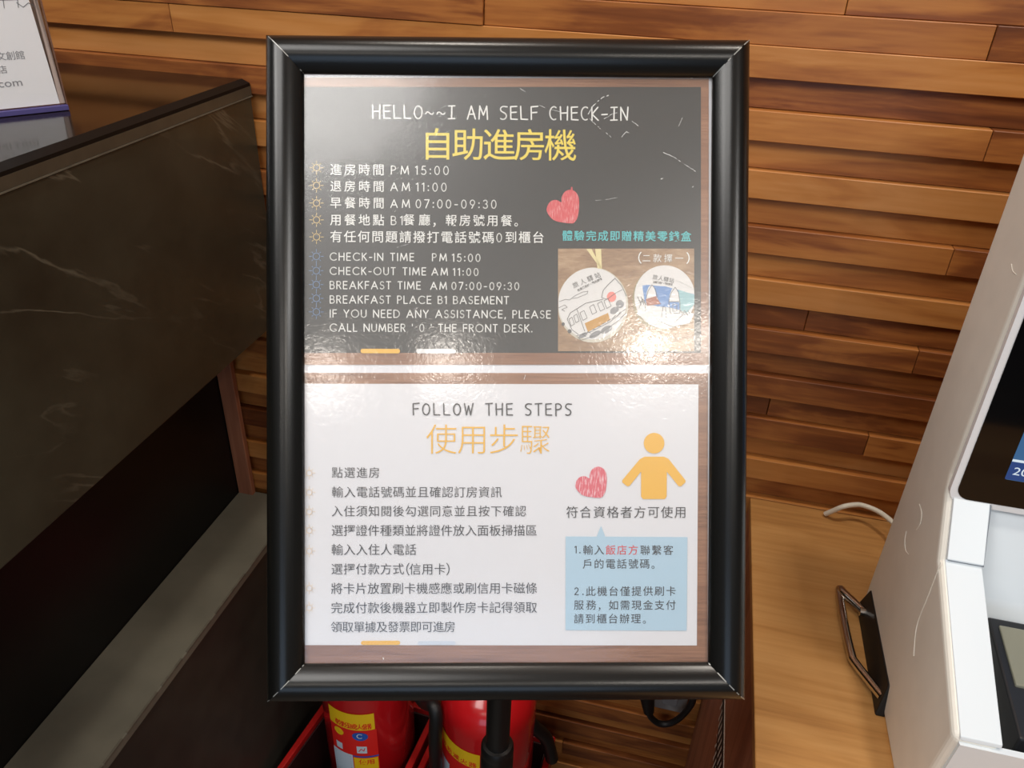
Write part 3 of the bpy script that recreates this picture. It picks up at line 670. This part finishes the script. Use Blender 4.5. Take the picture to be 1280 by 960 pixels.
Lp(m, [(808, 372), (810, 364), (815, 356), (819, 361), (822, 372)], .6, 8); Lp(m, [(836, 376), (839, 366), (844, 359), (848, 365), (850, 378)], .6, 8)
Lp(m, [(836, 377), (850, 377), (850, 392), (838, 391), (836, 377)], .7, 8); Lp(m, [(841, 380), (846, 380), (846, 389), (841, 389), (841, 380)], .6, 8)
Lp(m, [(799, 385), (803, 374), (806, 376), (807, 389)], .6, 8); Lp(m, [(827, 396), (829, 383), (832, 384), (833, 398)], .6, 8); Lp(m, [(820, 399), (832, 405), (842, 409)], .6, 8); Lp(m, [(843, 403), (853, 394), (860, 392)], .6, 8)
for k in range(6): Lp(m, [(797 + k * 1.5, 371 + (k % 3) * 3), (800 + k * 1.6, 377 + (k % 2) * 4)], .8, 8)
for k in range(5): Lp(m, [(851 + k * 2.2, 388 + (k % 2) * 3), (853 + k * 2.3, 394 - (k % 3) * 2)], .8, 8)
ppart(m, 'drawn_pen_lines', M_pen)
m = MB(); T(m, '（', 788, 799, 315, 329, 8, .01); T(m, '二款擇一', 803, 854, 317.4, 327.6, 8); T(m, '）', 858, 869, 315.5, 329.5, 8, .01); ppart(m, 'photo_caption', M_white)

# --- lower sheet
slab([(368, 838), (885, 838), (885.5, 466.5), (368, 466)], 'sheet', M_print_wood, N2)
npart(quad([(368, 807), (871.5, 807.5), (873.6, 480.5), (368, 479.6)], 1), 'white_panel', M_paper, N2)
m = MB(); G(m, 'FOLLOW THE STEPS', 516, 714, 504.3, 518.6, 1.6, font=HAND); npart(m, 'heading', M_ink, N2)
m = MB(); T(m, '使用步驟', 533, 687.5, 530, 567.6, off=-.012); npart(m, 'title', M_gold, N2)
O2 = -.004
for t, x0, x1, a, b in (('點選進房', 414.6, 474.4, 584, 597.4), ('輸入電話號碼並且確認訂房資訊', 414.6, 627.2, 608.2, 622), ('入住須知閱後勾選同意並且按下確認', 414.4, 657.6, 632.2, 645.8),
                        ('選擇證件種類並將證件放入面板掃描區', 414.3, 671.2, 656.2, 670.2), ('輸入入住人電話', 414.2, 520.2, 680.2, 694.2)):
    line(N2, M_ink, [('c', t, x0, x1, a, b)], off=O2)
line(N2, M_ink, [('c', '選擇付款方式', 414, 504.6, 704.6, 718.4), ('c', '（', 496.6, 509.8, 704, 719.4), ('c', '信用卡', 511.8, 556.8, 704.6, 718.6), ('c', '）', 557.4, 570.6, 704, 719.4)], off=O2)
for t, x0, x1, a, b in (('將卡片放置刷卡機感應或刷信用卡磁條', 413.8, 671.2, 728.8, 742.8), ('完成付款後機器立即製作房卡記得領取', 413.7, 671.2, 753, 767), ('領取單據及發票即可進房', 413.5, 569, 777.2, 790.8)):
    line(N2, M_ink, [('c', t, x0, x1, a, b)], off=O2)
for y in (591.3, 615.5, 639.8, 663.2, 689, 735.5, 760): npart(sun(386.2, y, 3.6, 7.4, .8), 'sun_bullet', M_palegold, N2)
npart(pill(451, 500, 804, 5.4, 4), 'accent_bar', M_gold, N2)
npart(pill(522, 569.5, 804.2, 5, 4), 'accent_bar', M_palebar, N2)
npart(heart(739.2, 603, 40, 38.5, 4), 'heart', M_heart2, N2)
m = MB(); c = SP(817.8, 554.1); m.disc(c, 13.1 * PX, z=ZL[4]); npart(m, 'figure_head', M_gold, N2)
m = MB(); poly_px(m, [(801.5, 621), (801.5, 589.5), (787, 607.6), (784, 608), (778, 603.2), (777.8, 600.6), (800, 574), (806, 570.9), (830, 570.9), (835.8, 573.6), (857, 600.4), (857, 603), (851.6, 608), (848.6, 608), (833.8, 589.8), (833.6, 621), (831, 624), (804, 624)], 4); npart(m, 'figure_body', M_gold, N2)
m = MB(); T(m, '符合資格者方可使用', 708, 858, 633, 647.6, off=-.002); npart(m, 'caption', M_ink, N2)
m = MB(); poly_px(m, [(707, 788), (858.6, 788.8), (859.6, 671.6), (756.8, 671), (751.4, 657.4), (746, 671), (707.2, 670.8)], 3); bub = npart(m, 'speech_bubble', M_bubble, N2)
def bline(segs, mat=M_ink):
    m = MB()
    for kind, t, x0, x1, yt, yb in segs: (T(m, t, x0, x1, yt, yb, 5, .002) if kind == 'c' else G(m, t, x0, x1, yt, yb, 1.1, 5))
    npart(m, 'text_line', mat, bub)
bline([('g', '1.', 718.6, 725.2, 683, 691.4), ('c', '輸入', 729, 755, 681.5, 693.5), ('c', '聯繫客', 800.6, 841.5, 681.8, 693.8)])
bline([('c', '飯店方', 757.4, 797.6, 681.6, 693.6)], M_red)
bline([('c', '戶的電話號碼', 728.6, 812, 699, 711), ('c', '。', 814.5, 825, 700.4, 711.4)])
bline([('g', '2.', 718.4, 729, 735, 743.6), ('c', '此機台僅提供刷卡', 732.4, 844.8, 733.2, 745.2)])
bline([('c', '服務', 717.6, 745, 750.4, 762.4), ('c', '，', 747, 758, 752, 763.4), ('c', '如需現金支付', 761, 844.8, 750.6, 762.6)])
bline([('c', '請到櫃台辦理', 717.6, 801, 767.6, 779.6), ('c', '。', 803.6, 814, 769, 780)])

# ------------------------------------------------------------------ fire extinguishers in red floor trays
def extinguisher(cx, cy, ztop, label, lab_fn):
    e = empty('fire_extinguisher', P(cx, cy, -1.55), label, 'fire extinguisher', 'fire extinguishers under the sign')
    c = P(cx, cy, 0); R = .0745; zt = H + ztop * S; zb = H - 1.545 * S
    body = MB(); body.lathe([(0, zb), (R * .9, zb), (R, zb + .012), (R, zt - .05), (R * .985, zt - .034), (R * .9, zt - .016), (R * .72, zt - .002), (R * .45, zt + .008), (.022, zt + .013), (.018, zt + .03), (0, zt + .03)], (c.x, c.y, 0), 56)
    b = keep(body.build('body', M_redpaint, smooth=True), e)
    v = MB(); v.tube([(c.x, c.y, zt + .026), (c.x, c.y, zt + .062)], .016, 20); v.box((c.x - .03, c.y - .012, zt + .045), (c.x + .03, c.y + .012, zt + .06)); keep(v.build('valve', M_chrome, bevel=.001), e)
    for dz in (.062, .085):
        hnd = MB(); hnd.hexa([(c.x - .02, c.y - .01, zt + dz), (c.x - .02, c.y + .01, zt + dz), (c.x + .085, c.y + .01, zt + dz + (.01 if dz > .07 else -.012)), (c.x + .085, c.y - .01, zt + dz + (.01 if dz > .07 else -.012)),
                               (c.x - .02, c.y - .01, zt + dz + .004), (c.x - .02, c.y + .01, zt + dz + .004), (c.x + .085, c.y + .01, zt + dz + (.014 if dz > .07 else -.008)), (c.x + .085, c.y - .01, zt + dz + (.014 if dz > .07 else -.008))])
        keep(hnd.build('lever', M_rubber), e)
    def rc(x, y, r):
        d = ray(x, y); o = Vector((0, 0, H)); A_ = d.x ** 2 + d.y ** 2; B_ = 2 * (d.x * (o.x - c.x) + d.y * (o.y - c.y)); C_ = (o.x - c.x) ** 2 + (o.y - c.y) ** 2 - r * r
        D_ = B_ * B_ - 4 * A_ * C_
        t = (-B_ - math.sqrt(max(D_, 0))) / (2 * A_); p = o + d * t
        return math.atan2(p.y - c.y, p.x - c.x), p.z
    def on(a, z, r): return (c.x + r * math.cos(a), c.y + r * math.sin(a), z)
    def patch(a0, a1, z0, z1, name, mat, lift=.0006, n=14, parent=b):
        m = MB(); vs = []
        for i in range(n + 1):
            a = a0 + (a1 - a0) * i / n; vs += [on(a, z0, R + lift), on(a, z1, R + lift)]
        m.add(vs, [(2 * i, 2 * i + 2, 2 * i + 3, 2 * i + 1) for i in range(n)]); return keep2(m.build(name, mat), parent)
    def oval(a, z, da, dz, name, mat, lift=.0010, parent=b):
        m = MB(); m.add([on(a + da * math.cos(2 * PI * k / 28), z + dz * math.sin(2 * PI * k / 28), R + lift) for k in range(28)], [tuple(range(28))]); return keep2(m.build(name, mat), parent)
    def bent(t, a0, z0, name, mat, lift=.0012, parent=b):
        m = MB(); m.add([on(a0 + x / R, z0 + y, R + lift) for x, y, _ in t.v], t.f); return keep2(m.build(name, mat), parent)
    def keep2(o, par):
        o.parent = par; o.matrix_parent_inverse = par.matrix_parent_inverse @ Matrix.Identity(4) if False else (Matrix.Translation(-e.location) @ Matrix.Identity(4)).inverted() @ Matrix.Translation(-e.location); return o
    lab_fn(rc, patch, oval, bent, R)
    # hose hanging at the right side of the body
    return e, c, zt
def lab1(rc, patch, oval, bent, R):
    aL, zT = rc(411, 880, R); aR, zM = rc(467, 891, R); _, zB = rc(468, 911, R)
    aR2, _ = rc(474, 950, R)
    patch(aL, aR2, zM - .16, zB - .0005, 'label_field', M_lab_red, .0005)
    patch(aL, aR, zB, zM, 'label_band', M_lab_yel, .0008)
    t = MB(); W = (aR - aL) * R; cjk(t, '乾粉滅火器', W * .16, W * .94, .003, .017, 0, .01); bent(t, aL, zB, 'band_lettering', M_lab_red)
    a, z = rc(450, 920.5, R); oval(a, z, .17, .0105, 'blue_emblem', M_lab_blue)
    t = MB(); t.ribbon(arc(0, 0, .0045, .005, 50, 310), .0018); bent(t, a, z + .0015, 'emblem_letter', M_lab_white, .0014)
    a, z = rc(424, 912.5, R); oval(a, z, .12, .009, 'yellow_emblem', M_lab_yel)
    a, z = rc(425, 930, R); patch(a - .08, a + .08, z - .008, z + .008, 'pictogram', M_lab_white, .0010)
    a, z = rc(452.5, 937, R); patch(a - .11, a + .11, z - .009, z + .009, 'pictogram', M_lab_white, .0010)
    t = MB(); t.ribbon([(-.005, -.004), (-.001, .003), (.003, -.002), (.005, .005)], .0014); bent(t, a, z, 'pictogram_mark', M_lab_red, .0014)
    a0, z = rc(441, 943, R); patch(aL, a0, z - .14, z, 'instruction_panel', M_lab_white, .0010)
    t = MB()
    for k in range(9): t.ribbon([(.004, -.006 - .006 * k), ((a0 - aL) * R - .004, -.006 - .006 * k)], .0012)
    bent(t, aL, z, 'instruction_lines', M_lab_line)
    patch(a0 + .01, aR2, z - .004, z - .0005, 'blue_stripe', M_lab_blue, .0010)
    patch(a0 + .02, aR2 - .02, z - .07, z - .006, 'yellow_panel', M_lab_yel, .0010)
    t = MB(); W = (aR2 - a0) * R; cjk(t, '使用', W * .2, W * .8, -.022, -.009, 0, .01); bent(t, a0 + .02, z, 'panel_lettering', M_lab_red, .0014)
def lab2(rc, patch, oval, bent, R):
    aL, z0 = rc(553, 921, R); aR, zT = rc(600, 944, R); _, zB = rc(596, 961, R)
    aR2 = aR + .25
    patch(aL, aR2, zT - .2, zB - .0005, 'label_field', M_lab_red, .0005)
    patch(aL, aR, zB, zT, 'label_band', M_lab_yel, .0008)
    t = MB(); W = (aR - aL) * R; cjk(t, '乾粉滅火器', W * .12, W * .94, .0025, .0145, 0, .01); bent(t, aL, zB, 'band_lettering', M_lab_red)
    patch(aL, aL + .4, zB - .2, zB - .03, 'instruction_panel', M_lab_white, .0010)
e1, c1, z1_ = extinguisher(-.4465, .872, -.99, 'red fire extinguisher with yellow and blue label, in the tray beside the dark counter', lab1)
e2, c2, z2_ = extinguisher(-.212, .860, -1.13, 'red fire extinguisher behind the black sign pole, in the right-hand tray', lab2)
def spline(pts, n=8):
    pts = [Vector(p) for p in pts]; out = []
    for i in range(len(pts) - 1):
        p0, p1, p2, p3 = pts[max(i - 1, 0)], pts[i], pts[i + 1], pts[min(i + 2, len(pts) - 1)]
        for k in range(n):
            t = k / n; out.append(.5 * ((2 * p1) + (p2 - p0) * t + (2 * p0 - 5 * p1 + 4 * p2 - p3) * t * t + (3 * p1 - p0 - 3 * p2 + p3) * t ** 3))
    return out + [pts[-1]]
def at_y(x, y, Y): d = ray(x, y); return Vector((0, 0, H)) + d * (Y * S / d.y)
m = MB(); m.tube(spline([c1 + Vector((.016, 0, z1_ + .045 - c1.z)), at_y(520, 862, .83), at_y(543, 885, .80), at_y(544, 925, .79), at_y(545, 962, .795), at_y(545, 985, .80)]), .0105, 12); keep(m.build('hose', M_rubber, smooth=True), e1)
m = MB(); m.tube(spline([c2 + Vector((.016, 0, z2_ + .045 - c2.z)), at_y(642, 870, .86), at_y(655, 893, .865), at_y(668, 909, .87), at_y(682, 922, .885), at_y(690, 948, .9)]), .0110, 12); keep(m.build('hose', M_rubber, smooth=True), e2)

def tray(q, label):    # q: four outer rim corners (front-left, front-right, back-right, back-left) in room coordinates
    zr, zf = -1.38, -1.5585; t = .012
    c = Vector((sum(p[0] for p in q) / 4, sum(p[1] for p in q) / 4, 0))
    e = empty('extinguisher_tray', P(c.x, c.y, zf), label, 'floor tray', 'red trays of the fire extinguishers')
    def inset(p, k): v = Vector((p[0], p[1], 0)) - c; v.x -= math.copysign(k, v.x); v.y -= math.copysign(k, v.y); return c + v
    for i in range(4):
        a, b = q[i], q[(i + 1) % 4]; ai, bi = inset(a, t), inset(b, t)
        m = MB(); f = lambda p, z, s=1.0: P(c.x + (p[0] - c.x) * s, c.y + (p[1] - c.y) * s, z)
        m.hexa([f(a, zf, .95), f(b, zf, .95), f(bi, zf, .95), f(ai, zf, .95), f(a, zr), f(b, zr), f(bi, zr), f(ai, zr)])
        keep(m.build('side_panel', M_redtray, bevel=.0015), e)
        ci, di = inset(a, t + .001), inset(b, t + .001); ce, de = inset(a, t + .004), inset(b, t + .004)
        m = MB(); m.hexa([f(ci, zf + .008, .95), f(di, zf + .008, .95), f(de, zf + .008, .95), f(ce, zf + .008, .95), f(ci, zr - .012), f(di, zr - .012), f(de, zr - .012), f(ce, zr - .012)]); keep(m.build('shade_liner', M_trayin), e)  # added dark sheets standing for the shade on the inner walls
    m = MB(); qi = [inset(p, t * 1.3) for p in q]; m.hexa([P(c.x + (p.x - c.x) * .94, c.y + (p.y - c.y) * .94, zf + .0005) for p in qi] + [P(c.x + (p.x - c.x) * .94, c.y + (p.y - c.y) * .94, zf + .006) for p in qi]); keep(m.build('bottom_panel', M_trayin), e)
    return e
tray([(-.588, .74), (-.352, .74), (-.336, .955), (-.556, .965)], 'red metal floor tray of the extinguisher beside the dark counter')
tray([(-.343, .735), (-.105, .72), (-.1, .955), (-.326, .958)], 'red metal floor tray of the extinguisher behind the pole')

# ------------------------------------------------------------------ low wooden desk (right)
dk = empty('wooden_desk', P(.6, .4, -1.56), 'low desk with light oak top and walnut side, against the slatted wall', 'desk')
def dpart(m, name, mat, **kw): return keep(m.build(name, mat, **kw), dk)
dx0, dx1, dy0, dy1 = .15, 1.5, -.1, .984
m = MB(); m.box(P(dx0, dy0, -.765), P(dx1, dy1, -.75)); dpart(m, 'top', M_desktop, bevel=.0012)
m = MB(); m.box(P(dx0 + .001, dy0, -.955), P(dx0 + .02, dy1, -.7655)); dpart(m, 'side_apron', M_deskside)
m = MB(); m.box(P(dx0 + .0002, dy0, -.9565), P(dx0 + .006, dy1, -.9535)); dpart(m, 'edge_strip', M_alu)
m = MB(); m.box(P(dx0 + .001, dy0, -1.559), P(dx0 + .02, dy1, -.957)); dpart(m, 'side_panel', M_deskside)
m = MB(); m.box(P(dx0 + .02, dy0, -1.559), P(dx1, dy0 + .02, -.7655)); dpart(m, 'front_panel', M_deskside)
gy1 = .80
m = MB(); m.prism([((gy1) * S, H - .958 * S), (.4 * S, H - .958 * S), (.4 * S, H - 1.12 * S), (.66 * S, H - 1.12 * S)], 0, (dx0 - .0005) * S, (dx0 + .001) * S); gr = dpart(m, 'vent_grille', M_grille)
m = MB()
for k in range(34):
    y = .40 + k * .0118; zc_ = -.962
    a = Vector((y, zc_)); b = Vector((y - .012, -1.09))
    lim = (gy1 - y) / (gy1 - .66) * .16
    zb_ = -.962 - min(.13, max(lim, 0) * .95)
    if zb_ > -.968: continue
    for j in range(3):
        za, zb2 = -.962 - j * .045, -.962 - j * .045 - .034
        if zb2 < zb_: zb2 = zb_
        if za <= zb2: continue
        m.add([P(dx0 - .0012, y, za), P(dx0 - .0012, y + .0045, za), P(dx0 - .0012, y + .0125, zb2), P(dx0 - .0012, y + .008, zb2)], [(0, 1, 2, 3)])
o = m.build('grille_slats', M_alu); o.parent = gr
o.matrix_parent_inverse = Matrix.Identity(4)

# outlet with a plugged black power cord on the wall
ou = empty('wall_outlet', at_y(838, 876, .982), 'grey wall outlet low on the slatted wall behind the sign', 'outlet')
c = at_y(837, 868, .984)
m = MB(); m.box((c.x - .03, c.y - .004, c.z - .035), (c.x + .03, c.y + .003, c.z + .04)); keep(m.build('plate', M_outlet, bevel=.002), ou)
cd = empty('power_cord', at_y(810, 885, .95), 'black power cord looping from the outlet behind the sign', 'cord')
a = at_y(809, 872, .955); b2 = at_y(811, 890, .952)
m = MB(); m.tube([a + Vector((0, 0, .02)), a, b2], [.013, .012, .0085], 14); keep(m.build('plug', M_rubber, smooth=True), cd)
m = MB(); m.tube(spline([b2, at_y(814, 897, .953), at_y(823, 904, .955), at_y(834, 905, .957), at_y(846, 900, .958), at_y(857, 890, .958), at_y(866, 876, .958), at_y(868, 858, .96)]), .0052, 12); keep(m.build('cord', M_rubber, smooth=True), cd)
a = at_y(837, 876, .958); m = MB(); m.box((a.x - .012, a.y - .006, a.z - .004), (a.x + .012, a.y + .02, a.z + .014)); keep(m.build('adapter', M_plug, bevel=.0015), cd)

# ------------------------------------------------------------------ check-in kiosk on the desk
ki = empty('check_in_kiosk', P(.5, .66, -.75), 'ivory self check-in machine with black touch screen, standing on the oak desk', 'kiosk')
def kpart(m, name, mat, parent=None, **kw):
    o = m.build(name, mat, **kw); keep(o, ki)
    if parent: o.parent = parent; o.matrix_parent_inverse = Matrix.Translation(-ki.location) @ Matrix.Identity(4) if parent is ki else Matrix.Identity(4)
    return o
def yz(l): return [(y * S, H + z * S) for y, z in l]
KX0, KX1 = .2875, .70
side = [(.81, -.7495), (.829, -.13), (.824, -.10), (.81, -.09), (.735, -.085), (.729, -.10), (.7085, -.47), (.702, -.488), (.661, -.539), (.506, -.602), (.518, -.7495)]
m = MB(); m.prism(yz(side), 0, KX0 * S, .3265 * S); kpart(m, 'side_cheek', M_kiosk, bevel=.006, seg=4)
core = [(.808, -.7495), (.827, -.13), (.81, -.091), (.735, -.087), (.731, -.10), (.711, -.47), (.706, -.493), (.672, -.585), (.655, -.625), (.512, -.668), (.518, -.7495)]
m = MB(); m.prism(yz(core), 0, .327 * S, .664 * S); kpart(m, 'body', M_kwhite, bevel=.002)
m = MB(); m.prism(yz(side), 0, .6645 * S, KX1 * S); kpart(m, 'side_cheek', M_kiosk, bevel=.006, seg=4)
# deck strip, chin facet and front facet faces in white
def lift(l, k): return l
m = MB(); m.prism(yz([(.664, -.537), (.507, -.6005), (.506, -.6045), (.662, -.541)]), 0, (KX0 + .0055) * S, .3265 * S); kpart(m, 'deck_strip', M_kwhite, bevel=.0008)
m = MB(); m.prism(yz([(.6965, -.4885), (.6585, -.535), (.662, -.5395), (.704, -.494)]), 0, (KX0 + .006) * S, .3268 * S); kpart(m, 'chin_facet', M_kwhite, bevel=.0008)
m = MB(); m.prism(yz([(.503, -.607), (.514, -.7485), (.5205, -.7485), (.5095, -.607)]), 0, (KX0 + .006) * S, .69 * S); kpart(m, 'front_facet', M_kwhite)
# tilted screen: bezel, glass, display
p0, p1 = Vector((.705, -.492)), Vector((.726, -.116)); dn = (p1 - p0).normalized(); nr = Vector((-dn.y, dn.x)); nr = nr if nr.x < 0 else -nr
LS = (p1 - p0).length
def scr(x, v, n): q = p0 + dn * v + nr * n; return P(x, q.x, q.y)
def rslab(x0, x1, v0, v1, n0, n1, r, name, mat, parent=None):
    pts = []
    for cx, cy, a0 in ((x1 - r, v1 - r, 0), (x0 + r, v1 - r, 90), (x0 + r, v0 + r, 180), (x1 - r, v0 + r, 270)):
        pts += arc(cx, cy, r, r, a0, a0 + 90, 7)
    n = len(pts); m = MB(); m.add([scr(x, v, n0) for x, v in pts] + [scr(x, v, n1) for x, v in pts], [tuple(range(n))[::-1], tuple(range(n, 2 * n))] + [(i, (i + 1) % n, n + (i + 1) % n, n + i) for i in range(n)])
    return kpart(m, name, mat, bevel=0)
bz = rslab(.2882, .69, -.004, LS, .0005, .007, .016, 'bezel', plain('white_bezel', (226, 226, 228), rough=.3))
gl = rslab(.2945, .685, .003, LS - .006, .0071, .0078, .012, 'screen_glass', M_glass)
dp = rslab(.330, .64, .033, LS - .04, .0079, .0081, .002, 'display', emis('display_blue', (70, 130, 186), .55))
def kchild(o, par): o.parent = par; o.matrix_parent_inverse = par.matrix_parent_inverse.inverted() @ par.matrix_parent_inverse if False else Matrix.Identity(4)
m = MB(); m.add([scr(.330, .0535, .0083), scr(.64, .0535, .0083), scr(.64, .0562, .0083), scr(.330, .0562, .0083)], [(0, 1, 2, 3)]); kpart(m, 'display_rule', emis('display_white', (226, 240, 250), .9))
m = MB(); m.add([scr(.330, .0335, .0082), scr(.64, .0335, .0082), scr(.64, .0533, .0082), scr(.330, .0533, .0082)], [(0, 1, 2, 3)]); kpart(m, 'display_footer', emis('display_navy', (38, 78, 146), .7))
t = MB(); sans(t, '20', .3345, .3475, .0395, .0085); m = MB(); m.add([scr(x, y, .0084) for x, y, _ in t.v], t.f); kpart(m, 'display_digits', emis('display_white', (226, 240, 250), .9))
# seam lines, card reader well
m = MB(); m.tube([P(.327, .6965, -.4895), P(.327, .6605, -.5385)], .0009, 6); m.tube([P(.2955, .661, -.5375), P(.327, .661, -.5375)], .0009, 6); kpart(m, 'shell_seam', M_seamline)
m = MB(); m.hexa([P(.344, .52, -.70), P(.50, .52, -.70), P(.50, .64, -.66), P(.344, .64, -.66), P(.344, .52, -.603), P(.50, .52, -.603), P(.50, .648, -.588), P(.344, .648, -.588)]); kpart(m, 'card_reader', M_dkplastic, bevel=.002)
m = MB(); m.hexa([P(.352, .572, -.602), P(.49, .572, -.602), P(.49, .638, -.594), P(.352, .638, -.594), P(.352, .572, -.594), P(.49, .572, -.594), P(.49, .638, -.587), P(.352, .638, -.587)]); kpart(m, 'reader_slot', M_olive, bevel=.001)
# folding chrome handle with its black pad on the left side
hp = lambda x, y, z: P(x, y, z)
m = MB(); m.hexa([P(.2785, .80, -.7495), P(.2895, .80, -.7495), P(.2895, .635, -.7495), P(.2785, .635, -.7495), P(.286, .795, -.715), P(.2895, .795, -.715), P(.2895, .65, -.715), P(.286, .65, -.715)]); kpart(m, 'handle_pad', M_rubber, bevel=.002)
hpts = [P(.282, .775, -.735), P(.262, .80, -.735), P(.257, .81, -.737), P(.2565, .80, -.74), P(.257, .76, -.741), P(.26, .71, -.741), P(.264, .695, -.741), P(.285, .65, -.735)]
m = MB(); m.tube(spline(hpts, 6), .0048, 12); kpart(m, 'handle', M_chrome, smooth=True)
m = MB(); m.tube([P(.287, .775, -.735), P(.276, .775, -.735)], .005, 12); kpart(m, 'handle_bolt', M_chrome)
# scratch marks on the left shell
def at_x(x, y, X): d = ray(x, y); return Vector((0, 0, H)) + d * (X * S / d.x)
for pts in ([(1176, 703), (1160, 745), (1146, 782), (1142, 820)], [(1149, 630), (1152, 642), (1150, 655), (1145, 662)], [(1133, 664), (1131, 675), (1132, 688), (1136, 693)], [(1264, 330), (1266, 339), (1270, 343)]):
    m = MB(); m.tube(spline([at_x(x, y, KX0 - .0002) for x, y in pts], 5), .00038, 6)
    kpart(m, 'shell_scratch', plain('shell_scratch', (226, 222, 212), rough=.5))
# white cable behind the kiosk
m = MB(); m.tube(spline([P(.37, .88, -.744), P(.342, .920, -.722), P(.337, .940, -.719), P(.321, .961, -.719), P(.301, .970, -.719), P(.288, .968, -.719), P(.273, .962, -.721), P(.262, .966, -.735), P(.255, .97, -.7455)]), .0032, 10)
tag(m.build('white_cable', M_cable, smooth=True), 'white cable curling over the back edge of the oak desk behind the machine', 'cable')

# leaflet lettering, added last
FL = MB()
def leaf(text, kind, u0, u1, v0, v1):
    t = MB()
    (cjk(t, text, u0, u1, v0, v1) if kind == 'c' else sans(t, text, u0, u1, v0, v1 - v0))
    FL.add([bpt(-x, y, -.0043) for x, y, _ in t.v], t.f)
leaf('鐵花文創館', 'c', -.062, -.0228, .0487, .0562)
leaf('客服飯店', 'c', -.075, -.0405, .0375, .0445)
leaf('www.travelerinn.com', 's', -.135, -.0312, .0255, .0325)
keep(FL.build('lettering', plain('leaflet_grey', (140, 140, 142), rough=.6)), lf)
FL = MB()
def lfl(pts, w=.0006):
    t = MB(); t.ribbon(pts, w); FL.add([bpt(-x, y, -.0043) for x, y, _ in t.v], t.f)
lfl([(-.2, .099), (-.016, .099), (-.009, .104)]); lfl([(-.018, .0965), (-.0135, .0925), (-.0085, .096), (-.0032, .0925)])
for k in range(16): x = -.19 + k * .0115; lfl([(x, .0925), (x + .001, .1), (x + .003, .115), (x + .008, .125)])
lfl([(-.19, .125), (-.1, .145), (-.02, .13)]); lfl([(-.009, .104), (-.005, .125)])
keep(FL.build('line_drawing', plain('leaflet_line', (120, 120, 120), rough=.6)), lf)
